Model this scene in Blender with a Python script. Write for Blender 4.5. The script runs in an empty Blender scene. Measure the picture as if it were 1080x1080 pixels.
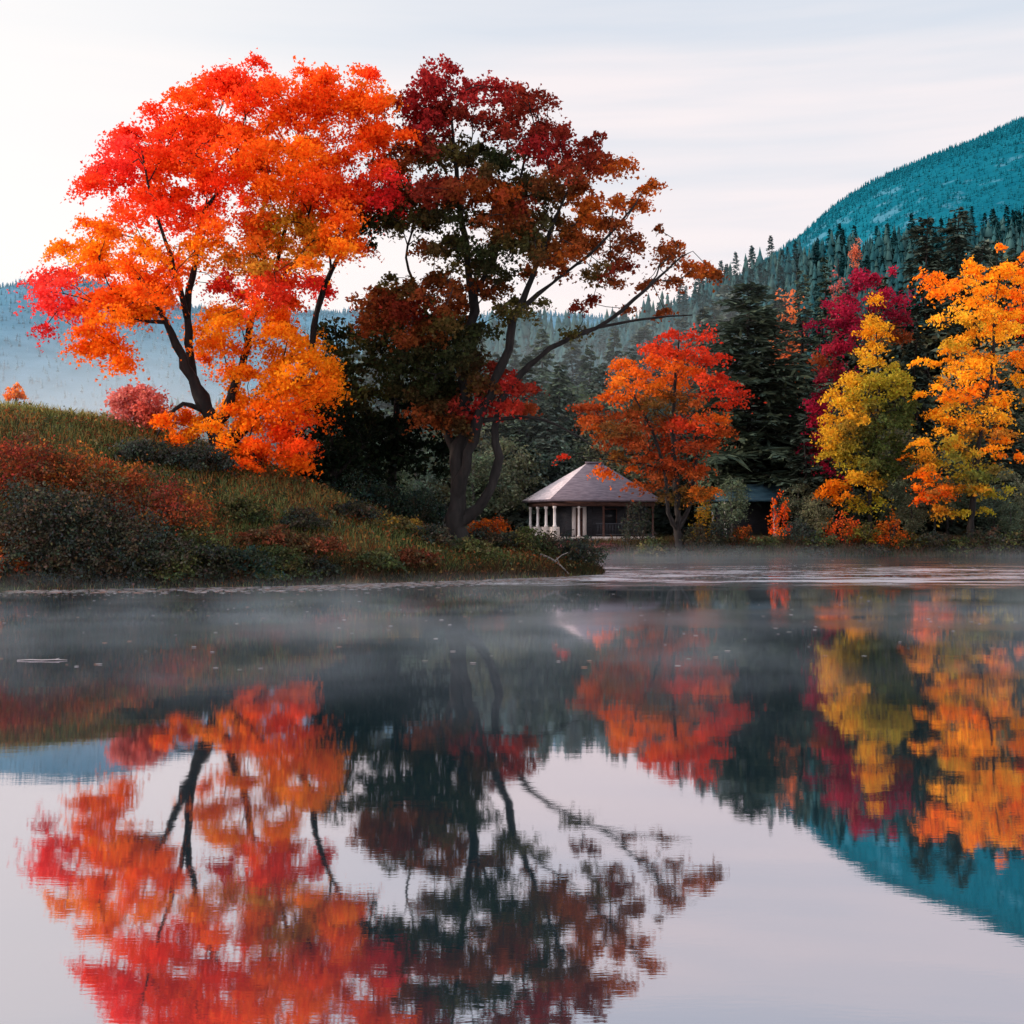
import bpy, math, random
import numpy as np
from mathutils import Vector
R = math.radians
rng = np.random.default_rng(7)
random.seed(7)
scene = bpy.context.scene
COL = scene.collection
F, CAMZ, HX, HY = 1350.0, 1.7, 540.0, 554.0

def P(px, py, Y):
    """measured photo point at distance Y -> world"""
    return np.array([(px-HX)/F*Y, Y, CAMZ+(HY-py)/F*Y])

# ------------------------------------------------------------------ materials
def new_mat(name):
    m = bpy.data.materials.new(name); m.use_nodes = True
    nt = m.node_tree; nt.nodes.clear()
    out = nt.nodes.new('ShaderNodeOutputMaterial')
    return m, nt, out

def N(nt, kind, **kw):
    n = nt.nodes.new(kind)
    for k, v in kw.items(): setattr(n, k, v)
    return n

def ramp(nt, stops):
    r = N(nt, 'ShaderNodeValToRGB'); e = r.color_ramp.elements
    while len(e) < len(stops): e.new(0.5)
    for i, (p, c) in enumerate(stops):
        e[i].position = p; e[i].color = (*c, 1) if len(c) == 3 else c
    return r

def leaf_mat(name, trans=0.45, gain=1.0):
    m, nt, out = new_mat(name)
    a = N(nt, 'ShaderNodeAttribute', attribute_name='Col')
    oi = N(nt, 'ShaderNodeObjectInfo')
    hsv = N(nt, 'ShaderNodeHueSaturation')
    mr = N(nt, 'ShaderNodeMapRange'); mr.inputs['To Min'].default_value = .8*gain; mr.inputs['To Max'].default_value = 1.2*gain
    nt.links.new(oi.outputs['Random'], mr.inputs['Value'])
    nt.links.new(mr.outputs[0], hsv.inputs['Value'])
    nt.links.new(a.outputs['Color'], hsv.inputs['Color'])
    d = N(nt, 'ShaderNodeBsdfDiffuse'); t = N(nt, 'ShaderNodeBsdfTranslucent')
    mx = N(nt, 'ShaderNodeMixShader'); mx.inputs[0].default_value = trans
    nt.links.new(hsv.outputs[0], d.inputs[0]); nt.links.new(hsv.outputs[0], t.inputs[0])
    nt.links.new(d.outputs[0], mx.inputs[1]); nt.links.new(t.outputs[0], mx.inputs[2])
    nt.links.new(mx.outputs[0], out.inputs[0])
    return m

def noise_mat(name, c1, c2, scale=4, rough=.85, bump=.3, stretch=(1, 1, 1), c3=None, detail=6):
    m, nt, out = new_mat(name)
    tc = N(nt, 'ShaderNodeTexCoord'); mp = N(nt, 'ShaderNodeMapping')
    mp.inputs['Scale'].default_value = stretch
    nt.links.new(tc.outputs['Object'], mp.inputs[0])
    no = N(nt, 'ShaderNodeTexNoise'); no.inputs['Scale'].default_value = scale; no.inputs['Detail'].default_value = detail
    nt.links.new(mp.outputs[0], no.inputs['Vector'])
    st = [(.3, c1), (.7, c2)] if c3 is None else [(.25, c1), (.5, c2), (.75, c3)]
    rp = ramp(nt, st); nt.links.new(no.outputs[0], rp.inputs[0])
    b = N(nt, 'ShaderNodeBsdfPrincipled'); b.inputs['Roughness'].default_value = rough
    b.inputs['Specular IOR Level'].default_value = .25
    nt.links.new(rp.outputs[0], b.inputs['Base Color'])
    if bump:
        bp = N(nt, 'ShaderNodeBump'); bp.inputs['Strength'].default_value = bump; bp.inputs['Distance'].default_value = .05
        nt.links.new(no.outputs[0], bp.inputs['Height']); nt.links.new(bp.outputs[0], b.inputs['Normal'])
    nt.links.new(b.outputs[0], out.inputs[0])
    return m

M_LEAF = leaf_mat('autumn_leaves', .5)
M_DARKLEAF = leaf_mat('shaded_leaves', .3)
M_NEEDLE = leaf_mat('needles', .15)
M_GRASS = leaf_mat('grass_blades', .3)
M_BARK = noise_mat('dark_bark', (.006, .005, .005), (.02, .016, .015), 6, .9, .6, (1, 1, .25))
M_GREYBARK = noise_mat('grey_bark', (.02, .019, .02), (.075, .068, .066), 7, .9, .5, (1, 1, .3))
M_STEM = noise_mat('shrub_stems', (.02, .014, .01), (.06, .045, .03), 9, .9, 0)

# ------------------------------------------------------------------ mesh helpers
def fast_mesh(name, V, faces_flat, sizes, mat, col=None, smooth=False):
    me = bpy.data.meshes.new(name)
    V = np.asarray(V, np.float32); faces_flat = np.asarray(faces_flat, np.int32); sizes = np.asarray(sizes, np.int32)
    me.vertices.add(len(V)); me.vertices.foreach_set('co', V.ravel())
    me.loops.add(len(faces_flat)); me.loops.foreach_set('vertex_index', faces_flat)
    me.polygons.add(len(sizes))
    starts = np.concatenate([[0], np.cumsum(sizes)[:-1]]).astype(np.int32)
    me.polygons.foreach_set('loop_start', starts)
    if smooth: me.polygons.foreach_set('use_smooth', np.ones(len(sizes), bool))
    me.update(calc_edges=True)
    if col is not None:
        at = me.color_attributes.new('Col', 'FLOAT_COLOR', 'POINT')
        c = np.ones((len(V), 4), np.float32); c[:, :3] = col
        at.data.foreach_set('color', c.ravel())
    mats = mat if isinstance(mat, (list, tuple)) else [mat]
    for m in mats: me.materials.append(m)
    return me

def link(name, data, parent=None, loc=None):
    o = bpy.data.objects.new(name, data); COL.objects.link(o)
    if parent is not None: o.parent = parent
    if loc is not None: o.location = loc
    return o

def tag(o, label, cat, group=None, kind=None):
    o['label'] = label; o['category'] = cat
    if group: o['group'] = group
    if kind: o['kind'] = kind
    return o

def structure(o):
    o['kind'] = 'structure'; return o

def thing(name, loc, label, cat, group=None):
    o = bpy.data.objects.new(name, None); COL.objects.link(o)
    o.location = loc; o.empty_display_size = .3
    return tag(o, label, cat, group)

def dup(root, loc, rz, sc, label=None, group=None):
    r = root.copy(); COL.objects.link(r)
    r.location = loc; r.rotation_euler = (0, 0, rz); r.scale = sc
    if label: r['label'] = label
    if group: r['group'] = group
    for ch in list(root.children):
        c = ch.copy(); COL.objects.link(c); c.parent = r
    return r

def unit(a): return a/np.maximum(np.linalg.norm(a, axis=-1, keepdims=True), 1e-9)

# leaf outlines in local (u,v)
LOBED = np.array([(0, -.5), (.42, -.3), (.2, -.02), (.34, .2), (.1, .16), (0, .55), (-.1, .16), (-.34, .2), (-.2, -.02), (-.42, -.3)])
TRI = np.array([(0, -.5), (.47, -.12), (.16, .08), (0, .58), (-.16, .08), (-.47, -.12)])
KITE = np.array([(0, -.5), (.3, -.05), (0, .5), (-.3, -.05)])
OVAL = np.array([(0, -.5), (.26, -.2), (.22, .2), (0, .5), (-.22, .2), (-.26, -.2)])

def leaf_mesh_data(C, size, cols, up=.7, shape=KITE, nrm=None, spread=1.0, fold=.12):
    """C (n,3) leaf centres, size (n,), cols (n,3)"""
    n = len(C)
    nv = unit(rng.normal(size=(n, 3))*spread+np.array([0, 0, up*1.6]) if nrm is None else nrm+rng.normal(size=(n, 3))*spread*.6)
    a = unit(np.cross(nv, rng.normal(size=(n, 3)))); b = np.cross(nv, a)
    k = len(shape)
    V = C[:, None, :]+size[:, None, None]*(a[:, None, :]*shape[None, :, 0:1]+b[:, None, :]*shape[None, :, 1:2]
        - nv[:, None, :]*(np.abs(shape[None, :, 0:1])*fold*3*rng.uniform(0, 1, (n, 1, 1))+ (shape[None, :, 1:2]>.4)*fold*rng.uniform(-.5, 2, (n, 1, 1))))
    V = V.reshape(-1, 3)
    f = np.arange(n*k); s = np.full(n, k)
    return V, f, s, np.repeat(cols, k, axis=0)

def clump_leaves(cent, rad, cols, nper, size, up=.7, shape=KITE, droop=.25, hue=.12, spread=1.0):
    """cent (m,3), rad (m,3), cols (m,3), nper int"""
    m = len(cent)
    nn = np.maximum(3, (nper*rng.uniform(.55, 1.35, m)).astype(int))
    idx = np.repeat(np.arange(m), nn); n = len(idx)
    ns = 5                                             # every clump is a handful of flat sprays
    sub = unit(rng.normal(size=(m, ns, 3)))*rng.uniform(.25, 1.0, (m, ns, 1))
    axis = unit(sub*np.array([1, 1, .35])+rng.normal(size=(m, ns, 3))*np.array([.3, .3, .1]))
    k = rng.integers(0, ns, n)
    o = sub[idx, k]*rad[idx]*.95
    o = o+axis[idx, k]*rng.normal(size=(n, 1))*rad[idx][:, :1]*.52+rng.normal(size=(n, 3))*rad[idx]*np.array([.32, .32, .36])
    o[:, 2] -= droop*(o[:, 0]**2+o[:, 1]**2)/np.maximum(rad[idx][:, 0], .05)
    C = cent[idx]+o
    c = cols[idx]*rng.uniform(1-hue*2.2, 1+hue*2.2, (n, 1))*rng.uniform(1-hue, 1+hue, (n, 3))
    # upper/outer leaves are fresher, lower ones duller
    s = size*rng.uniform(.55, 1.35, n)
    return leaf_mesh_data(C, s, np.clip(c, 0, .95), up, shape, spread=spread)

# ------------------------------------------------------------------ branching
def catmull(pts, step=.35):
    pts = np.asarray(pts, float); out = []
    pp = np.vstack([2*pts[0]-pts[1], pts, 2*pts[-1]-pts[-2]])
    for i in range(1, len(pp)-2):
        p0, p1, p2, p3 = pp[i-1:i+3]
        k = max(2, int(np.linalg.norm(p2[:3]-p1[:3])/step))
        for t in np.linspace(0, 1, k, endpoint=False):
            out.append(.5*(2*p1+(p2-p0)*t+(2*p0-5*p1+4*p2-p3)*t*t+(3*p1-p0-3*p2+p3)*t**3))
    out.append(pts[-1]); return np.array(out)

def grow(mains, clumps, r0=.012, e=2.35, step=.4, jit=.05, upk=.25):
    pos, par, hint = [], [], []
    for k, m in enumerate(mains):
        c = catmull(m, step)
        if k == 0:
            prev = -1
        else:
            A = np.array(pos); j = int(np.argmin(np.linalg.norm(A-c[0, :3], axis=1))); prev = j
            if np.linalg.norm(A[j]-c[0, :3]) < .15: c = c[1:]
        for q in c:
            w = q[:3]+rng.normal(size=3)*q[3]*.2
            pos.append(w); par.append(prev); hint.append(q[3]); prev = len(pos)-1
    base = np.array(pos)
    if len(clumps):
        dd = np.array([np.linalg.norm(base-c, axis=1).min() for c in clumps])
        for ci in np.argsort(dd):
            c = clumps[ci]
            A = np.array(pos); pa = np.array(par)
            dirs = np.where(pa[:, None] >= 0, A-A[np.maximum(pa, 0)], np.array([0, 0, 1.]))
            dirs = unit(dirs); v = c-A; L = np.linalg.norm(v, axis=1)+1e-6
            cosv = (dirs*(v/L[:, None])).sum(1)
            cost = L*(1+.7*(1-cosv))+upk*np.maximum(0, A[:, 2]-c[2])*1.2
            cost[:2] += 3
            j = int(np.argmin(cost)); a = A[j]; Lj = L[j]
            ctrl = a+dirs[j]*Lj*.35+np.array([0, 0, .12*Lj])
            k = max(2, int(Lj/step)); prev = j
            for t in np.linspace(0, 1, k+1)[1:]:
                q = (1-t)**2*a+2*t*(1-t)*ctrl+t*t*c
                if t < 1: q = q+rng.normal(size=3)*jit*min(1, Lj*.6)
                pos.append(q); par.append(prev); hint.append(0); prev = len(pos)-1
    pos = np.array(pos); par = np.array(par); hint = np.array(hint); n = len(pos)
    acc = np.zeros(n); rad = np.zeros(n)
    for i in range(n-1, -1, -1):
        acc[i] = max(acc[i], r0**e)
        rad[i] = acc[i]**(1/e)
        if par[i] >= 0: acc[par[i]] += acc[i]
    for i in range(n):
        if hint[i] > 0: rad[i] = hint[i]
        elif par[i] >= 0: rad[i] = min(rad[i], rad[par[i]]*(1 if hint[par[i]] == 0 else .6))
    return pos, par, rad

def tubes(pos, par, rad, sides=6, flare=0):
    n = len(pos); kids = [[] for _ in range(n)]; roots = []
    for i in range(n):
        (kids[par[i]] if par[i] >= 0 else roots).append(i)
    V, Fl, S = [], [], []; nv = 0
    stack = [(r, -1) for r in roots]
    ang = np.linspace(0, 2*np.pi, sides, endpoint=False)
    while stack:
        i, p = stack.pop()
        chain = ([p] if p >= 0 else [])+[i]; cur = i
        while kids[cur]:
            ks = sorted(kids[cur], key=lambda k: -rad[k])
            for o in ks[1:]: stack.append((o, cur))
            chain.append(ks[0]); cur = ks[0]
        pts = pos[chain]; rr = rad[chain].copy()
        if p >= 0: rr[0] = min(rr[0], rr[1]*1.25)
        if len(chain) < 2: continue
        tang = unit(np.gradient(pts, axis=0)); ref = np.array([.31, .87, .2])
        a = unit(np.cross(tang, ref)); b = np.cross(tang, a)
        wob = 1+.15*rng.normal(size=(len(pts), sides, 1))*(rr[:, None, None] > .05)
        ring = pts[:, None, :]+rr[:, None, None]*wob*(np.cos(ang)[None, :, None]*a[:, None, :]+np.sin(ang)[None, :, None]*b[:, None, :])
        L = len(pts); V.append(ring.reshape(-1, 3))
        ii = np.arange(L-1)[:, None]*sides; jj = np.arange(sides)[None, :]; j2 = (jj+1) % sides
        q = np.stack([ii+jj, ii+j2, ii+sides+j2, ii+sides+jj], -1).reshape(-1, 4)+nv
        Fl.append(q.ravel()); S.append(np.full(len(q), 4)); nv += L*sides
    return np.vstack(V), np.concatenate(Fl), np.concatenate(S)

def stretch_base(V, z0, base_xy, amt=.5, h=1.0):
    """root flare near the ground"""
    V = V.copy(); t = np.clip((V[:, 2]-z0)/h, 0, 1); k = 1+amt*(1-t)**2.5
    near = np.linalg.norm(V[:, :2]-base_xy, axis=1) < 1.6
    V[near, :2] = base_xy+(V[near, :2]-base_xy)*k[near, None]
    return V

# ------------------------------------------------------------------ ground
LAND = np.array([(-90, 24), (-40, 30), (-22, 32.5), (-13.5, 33.75), (-10, 34.6), (-6.4, 35.9), (-4.6, 37.6), (-2.6, 38.9), (-.4, 40.6), (1.9, 42.6), (2.9, 44.0), (3.15, 45.4), (2.6, 47.2),
                 (.5, 49.5), (-2.5, 54), (-4.5, 60), (-4.5, 68), (-3, 72.5), (-1, 75.5), (1, 76), (2.5, 74.5), (6, 72.5), (10, 71.2), (20, 70.5),
                 (35, 71), (60, 69), (110, 66), (160, 60), (160, 500), (-150, 500), (-150, 24)], float)
def land_dist(X, Y):
    sh = X.shape; p = np.stack([X.ravel(), Y.ravel()], 1)
    best = np.full(len(p), 1e9); ins = np.zeros(len(p), bool)
    n = len(LAND)
    for i in range(n):
        a, b = LAND[i], LAND[(i+1) % n]
        ab = b-a; t = np.clip(((p-a)@ab)/(ab@ab), 0, 1)
        best = np.minimum(best, np.linalg.norm(p-(a+t[:, None]*ab), axis=1))
        c = ((a[1] > p[:, 1]) != (b[1] > p[:, 1]))
        with np.errstate(divide='ignore', invalid='ignore'):
            xi = (b[0]-a[0])*(p[:, 1]-a[1])/(b[1]-a[1]+1e-12)+a[0]
        ins ^= c & (p[:, 0] < xi)
    return np.where(ins, best, -best).reshape(sh)

SX = [-90, -40, -22, -13.5, -6.4, -2.6, 1.9, 3]; SY = [24, 30, 32.5, 33.75, 35.9, 38.9, 42.8, 45]
HXs = [-60, -40, -25, -16.8, -13.5, -10.1, -7.5, -5.9, -3.6, -1.9, 0, 2, 3.2, 6]
HZs = [4.1, 4.8, 5.3, 4.85, 4.4, 3.5, 2.6, 2.0, 1.0, .45, .25, 0, 0, 0]
RX = [-160, -65, -40, -17, 0, 15, 31, 39.5, 61.6, 79, 104, 146, 220]
RZ = [6, 10, 22, 33, 36, 36, 40, 46, 52, 56, 60, 66, 70]
def wob(X, Y, s, k=0):
    return (np.sin(X*s+1.3+k)*np.cos(Y*s*1.17+.4*k)+.6*np.sin(X*s*2.3+Y*s*1.9+k)+.35*np.sin(X*s*4.7-Y*s*5.1+2*k))/1.95
def ground_z(X, Y):
    X = np.asarray(X, float); Y = np.asarray(Y, float)
    d = land_dist(X, Y)
    z = np.where(d > 0, .62*(1-np.exp(-np.maximum(d, 0)/1.3)), -.6*(1-np.exp(np.minimum(d, 0)/1.2)))
    ys = np.interp(X, SX, SY); H = np.interp(X, HXs, HZs)
    t = np.clip((Y-ys)/(42.5-np.minimum(ys, 41.5)), 0, 1)
    S = np.sin(np.pi/2*t)**1.15
    back = np.where(Y > 43.5, .15+.85*np.exp(-((Y-43.5)/10)**2), 1)
    z = z+H*S*back*(d > 0)
    rise = np.clip((Y-92)/168, 0, 1)
    z = z+np.interp(X, RX, RZ)*rise**1.15*np.where(Y > 262, np.maximum(.3, 1-(Y-262)/150), 1)
    z = z+.02*np.maximum(0, d-3)*(Y > 66)
    z = z+(wob(X, Y, .9)*.09+wob(X, Y, 2.7, 1)*.04)*np.clip(d/2, 0, 1)+wob(X, Y, .08, 2)*1.6*rise
    return z
def gz(x, y): return float(ground_z(np.array([x]), np.array([y]))[0])

def grid_mesh(name, xs, ys, zfun, mat, smooth=True):
    X, Y = np.meshgrid(xs, ys); Z = zfun(X, Y); V = np.stack([X, Y, Z], -1).reshape(-1, 3)
    nx, ny = len(xs), len(ys); i = np.arange(ny-1)[:, None]*nx+np.arange(nx-1)[None, :]
    q = np.stack([i, i+1, i+nx+1, i+nx], -1).reshape(-1, 4)
    return fast_mesh(name, V, q.ravel(), np.full(len(q), 4), mat, smooth=smooth)

# ground material: dark soil, moss and rust litter
m, nt, out = new_mat('shore_ground')
g = N(nt, 'ShaderNodeNewGeometry'); n1 = N(nt, 'ShaderNodeTexNoise'); n1.inputs['Scale'].default_value = .35; n1.inputs['Detail'].default_value = 9; n1.inputs['Roughness'].default_value = .7
n2 = N(nt, 'ShaderNodeTexNoise'); n2.inputs['Scale'].default_value = 5; n2.inputs['Detail'].default_value = 8
nt.links.new(g.outputs['Position'], n1.inputs['Vector']); nt.links.new(g.outputs['Position'], n2.inputs['Vector'])
r1 = ramp(nt, [(.3, (.012, .014, .008)), (.45, (.03, .04, .014)), (.55, (.07, .055, .02)), (.68, (.10, .035, .014))])
r2 = ramp(nt, [(.3, (.35, .35, .35)), (.7, (1.2, 1.2, 1.2))])
nt.links.new(n1.outputs[0], r1.inputs[0]); nt.links.new(n2.outputs[0], r2.inputs[0])
mx = N(nt, 'ShaderNodeMix', data_type='RGBA', blend_type='MULTIPLY'); mx.inputs[0].default_value = 1
nt.links.new(r1.outputs[0], mx.inputs[6]); nt.links.new(r2.outputs[0], mx.inputs[7])
b = N(nt, 'ShaderNodeBsdfPrincipled'); b.inputs['Roughness'].default_value = .95; b.inputs['Specular IOR Level'].default_value = .1
bp = N(nt, 'ShaderNodeBump'); bp.inputs['Strength'].default_value = .7; bp.inputs['Distance'].default_value = .12
nt.links.new(n2.outputs[0], bp.inputs['Height']); nt.links.new(bp.outputs[0], b.inputs['Normal'])
nt.links.new(mx.outputs[2], b.inputs['Base Color']); nt.links.new(b.outputs[0], out.inputs[0])
M_GROUND = m
structure(link('ground', grid_mesh('ground', np.concatenate([np.arange(-90, -30, 2.), np.arange(-30, 45, .45), np.arange(45, 130, 2.)]),
                                   np.concatenate([np.arange(24, 33, 1.), np.arange(33, 90, .5), np.arange(90, 125, 2.)]), ground_z, M_GROUND)))
M_HILL = noise_mat('wooded_hill', (.015, .04, .04), (.03, .07, .07), .25, .95, 0)  # bluish tint is distance haze put into the base colour
structure(link('hill', grid_mesh('hill', np.arange(-150, 231, 3.), np.arange(122, 400, 3.), lambda X, Y: ground_z(X, Y)-.3, M_HILL)))

# ------------------------------------------------------------------ mountains
def mountain(name, px_prof, Y0, depth, mat, xr, n=(220, 60), rough=1.0, k=0):
    pxs = np.array([(p[0]-HX)/F*Y0 for p in px_prof]); zs = np.array([CAMZ+(HY-p[1])/F*Y0 for p in px_prof])
    def zf(X, Y):
        t = (Y-Y0)/depth
        prof = np.interp(X, pxs, zs)
        fall = np.where(t < 0, 1-np.abs(t)**1.25*1.02, 1-np.abs(t)*.6)
        return prof*np.maximum(fall, -.05)-3*(np.abs(t) > .98)+rough*(wob(X, Y, .03, k)*3+wob(X, Y, .11, k+1)*1.2)*np.clip(-t*3, 0, 1)
    return structure(link(name, grid_mesh(name, np.linspace(*xr, n[0]), np.linspace(Y0-depth, Y0+depth*.5, n[1]), zf, mat))), zf

def mountain_mat(name, c1, c2, rock=None, low=None, lowz=None):
    m, nt, out = new_mat(name)
    g = N(nt, 'ShaderNodeNewGeometry')
    n1 = N(nt, 'ShaderNodeTexNoise'); n1.inputs['Scale'].default_value = .09; n1.inputs['Detail'].default_value = 10; n1.inputs['Roughness'].default_value = .7
    nt.links.new(g.outputs['Position'], n1.inputs['Vector'])
    r1 = ramp(nt, [(.35, c1), (.65, c2)]); nt.links.new(n1.outputs[0], r1.inputs[0])
    colout = r1.outputs[0]
    if rock:
        n2 = N(nt, 'ShaderNodeTexNoise'); n2.inputs['Scale'].default_value = .12; n2.inputs['Detail'].default_value = 6
        n3 = N(nt, 'ShaderNodeTexNoise'); n3.inputs['Scale'].default_value = .018; n3.inputs['Detail'].default_value = 2
        nt.links.new(g.outputs['Position'], n2.inputs['Vector']); nt.links.new(g.outputs['Position'], n3.inputs['Vector'])
        mu = N(nt, 'ShaderNodeMath', operation='MULTIPLY'); nt.links.new(n2.outputs[0], mu.inputs[0]); nt.links.new(n3.outputs[0], mu.inputs[1])
        rr = ramp(nt, [(.33, (0, 0, 0)), (.39, (1, 1, 1))]); nt.links.new(mu.outputs[0], rr.inputs[0])
        mm = N(nt, 'ShaderNodeMath', operation='MULTIPLY'); mm.inputs[1].default_value = .5
        nt.links.new(rr.outputs[0], mm.inputs[0])
        mx = N(nt, 'ShaderNodeMix', data_type='RGBA'); nt.links.new(mm.outputs[0], mx.inputs[0])
        nt.links.new(colout, mx.inputs[6]); mx.inputs[7].default_value = (*rock, 1); colout = mx.outputs[2]
    d = N(nt, 'ShaderNodeBsdfDiffuse'); nt.links.new(colout, d.inputs[0]); nt.links.new(d.outputs[0], out.inputs[0])
    return m
M_MTR = mountain_mat('teal_mountain', (.004, .092, .135), (.008, .12, .165), rock=(.10, .24, .32))  # aerial perspective put into the teal base colour
M_MTL = mountain_mat('misty_mountain', (.045, .15, .22), (.10, .22, .31))  # pale blue of mist and distance put into the base colour
MTR = [(560, 420), (640, 360), (720, 320), (790, 288), (840, 252), (880, 217), (920, 192), (980, 166), (1030, 147), (1080, 124), (1130, 98), (1200, 75), (1300, 60), (1450, 90), (1700, 200)]
mtr, ZR = mountain('mountain', MTR, 600, 330, M_MTR, (0, 560), (260, 120))
MTL = [(-900, 430), (-500, 395), (-250, 360), (-100, 330), (0, 309), (45, 300), (100, 296), (140, 306), (185, 322), (260, 334), (330, 332), (400, 330), (470, 338), (560, 333), (640, 338), (720, 346), (800, 384), (900, 432)]
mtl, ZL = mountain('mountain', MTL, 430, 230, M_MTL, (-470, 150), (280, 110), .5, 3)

# ------------------------------------------------------------------ conifers
def conifer_mesh(H, Rb, whorls, per, seed, cols, bare=.06, droop=.25, irregular=.25, spray=8, width=.1, power=.85, twig=.35, gap=0):
    """returns needle mesh arrays and trunk arrays, base at origin"""
    r = np.random.default_rng(seed)
    tp = np.array([[r.normal()*.01*H*t, r.normal()*.01*H*t, H*t] for t in np.linspace(0, 1, 9)])
    tp[0, :2] = 0
    rad = np.linspace(H*.014+.03, .012, 9)
    TV, TF, TS = tubes(tp, np.arange(-1, 8), rad, 7)
    C, D, L, Wd, K = [], [], [], [], []
    bpos, bpar, brad = [], [], []
    for w in range(whorls):
        for k in range(per):
            t = bare+(1-bare)*(w+r.uniform(-.75, .75))/whorls
            t = min(max(t, bare), .985); z = H*t
            if r.uniform() < gap: continue
            az = r.uniform(0, 2*np.pi)
            ln = Rb*((1-t)**power)*(1+r.normal()*irregular)+.05*Rb
            ln = max(ln, .06*Rb)
            up = .35*t-.10+r.normal()*.06
            p0 = np.array([0, 0, z]); d = np.array([math.cos(az), math.sin(az), up])
            ns = max(3, int(spray*ln/Rb)+2)
            if twig > 0 and ln > .5:
                i0 = len(bpos); q = 3
                for j in range(q):
                    s = j/(q-1)*.9; bpos.append(p0+d*ln*s-np.array([0, 0, droop*ln*s*s])); bpar.append(i0+j-1 if j else -1); brad.append(.012+.02*(1-s)*ln/3)
            for j in range(ns):
                s = (j+.6)/ns if ns > 1 else .8
                s = .18+.82*s
                base = p0+d*ln*s-np.array([0, 0, droop*ln*s*s])
                for sd in (-1, 1):
                    ta = az+sd*r.uniform(.35, 1.1)
                    tl = twig*ln*(1.15-s)*r.uniform(.7, 1.3)+.09*Rb
                    C.append(base); D.append([math.cos(ta)*tl, math.sin(ta)*tl, (-droop*.9+r.normal()*.18)*tl])
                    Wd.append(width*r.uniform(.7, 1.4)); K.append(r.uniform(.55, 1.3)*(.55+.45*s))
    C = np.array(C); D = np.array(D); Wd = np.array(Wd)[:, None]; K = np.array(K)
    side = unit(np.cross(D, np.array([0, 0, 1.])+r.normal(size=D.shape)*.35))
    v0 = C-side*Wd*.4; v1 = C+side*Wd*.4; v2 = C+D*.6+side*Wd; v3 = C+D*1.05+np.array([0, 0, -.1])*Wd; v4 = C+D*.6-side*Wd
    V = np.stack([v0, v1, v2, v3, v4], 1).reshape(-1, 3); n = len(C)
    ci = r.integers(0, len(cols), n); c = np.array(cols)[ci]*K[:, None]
    res = (V, np.arange(n*5), np.full(n, 5), np.repeat(np.clip(c, 0, 1), 5, axis=0))
    if bpos:
        BV, BF, BS = tubes(np.array(bpos), np.array(bpar), np.array(brad), 4)
        TF = np.concatenate([TF, BF+len(TV)]); TS = np.concatenate([TS, BS]); TV = np.vstack([TV, BV])
    return res, (TV, TF, TS)

def make_conifer(name, label, base, H, Rb, cat='tree', group=None, cols=((.02, .035, .022),), **kw):
    nd, tr = conifer_mesh(H, Rb, cols=cols, **kw)
    t = thing(name, base, label, cat, group)
    link('trunk', fast_mesh('trunk', *tr, M_BARK, smooth=True), t)
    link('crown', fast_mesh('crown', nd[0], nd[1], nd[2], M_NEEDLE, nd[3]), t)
    return t

# ------------------------------------------------------------------ broadleaf trees from measured crowns
def blob_clumps(blobs, Y, cpx, depth, layers=1.5, centre=None, flat=.45, jitter=.1):
    """blobs: (px,py,rx,ry,colour[,dens]); returns clump centres, radii, colours"""
    s = Y/F; C, RR, K = [], [], []
    bx = np.array([b[0] for b in blobs]); by = np.array([b[1] for b in blobs])
    cx, cy = (bx.min()+bx.max())/2, (by.min()+by.max())/2
    BC = np.array([b[4] for b in blobs])
    hx, hy = (bx.max()-bx.min())/2+25, (by.max()-by.min())/2+25
    for b in blobs:
        px, py, rx, ry, col = b[:5]; dens = b[5] if len(b) > 5 else 1
        n = max(1, int(round(rx*ry/cpx**2*layers*1.25*dens)))
        for k in range(n):
            a = rng.uniform(0, 2*np.pi); q = math.sqrt(rng.uniform())*1.0
            x = px+rx*q*math.cos(a); y = py+ry*q*math.sin(a)
            e = 1-min(1, math.hypot((x-cx)/hx, (y-cy)/hy))**2
            dy = np.clip(rng.normal()*.5, -1, 1)*depth*math.sqrt(max(e, .12))
            C.append(P(x, y, Y+dy))
            r = cpx*s*rng.uniform(.75, 1.3)
            rz = min(r*flat*1.3, max(ry*s*.7, r*.25))
            RR.append((min(r, rx*s*1.1), min(r, rx*s*1.1)*1.1, rz))
            w = np.exp(-((bx-x)**2+((by-y)*1.3)**2)/(2*(cpx*1.5)**2))+1e-9
            K.append((.55*(w[:, None]*BC).sum(0)/w.sum()+.45*np.array(col))*rng.uniform(1-jitter, 1+jitter))
    return np.array(C), np.array(RR), np.array(K)

def make_tree(name, label, cat, base, mains, clumps, nper, size, group=None, leaf=M_LEAF, bark=M_BARK, shape=KITE, up=.7, flare=.5, r0=.012, droop=.25, extra=None, step=.4, hue=.12, sides=6, spread=1.0):
    C, RR, K = clumps
    base = np.array(base, float)
    pos, par, rad = grow(mains, C, r0=r0, step=step)
    TV, TF, TS = tubes(pos, par, rad, sides)
    TV = stretch_base(TV, base[2], base[:2], flare, 1.2)
    LV, LF, LS, LC = clump_leaves(C, RR, K, nper, size, up, shape, droop, hue, spread)
    t = thing(name, base, label, cat, group)
    link('trunk', fast_mesh('trunk', TV-base, TF, TS, bark, smooth=True), t)
    link('crown', fast_mesh('crown', LV-base, LF, LS, leaf, LC), t)
    return t

def pxline(pts, Y, dy=0.):
    """pts: (px, py, r, ddepth)"""
    return [(*P(p[0], p[1], Y+(p[3] if len(p) > 3 else 0)), p[2]) for p in pts]

Rd = (.92, .060, .016); Ro = (.95, .115, .012); Or = (.95, .18, .010); Ye = (.95, .29, .012); Ol = (.50, .30, .025); Pk = (.90, .055, .045); Cr = (.72, .03, .03)
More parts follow.
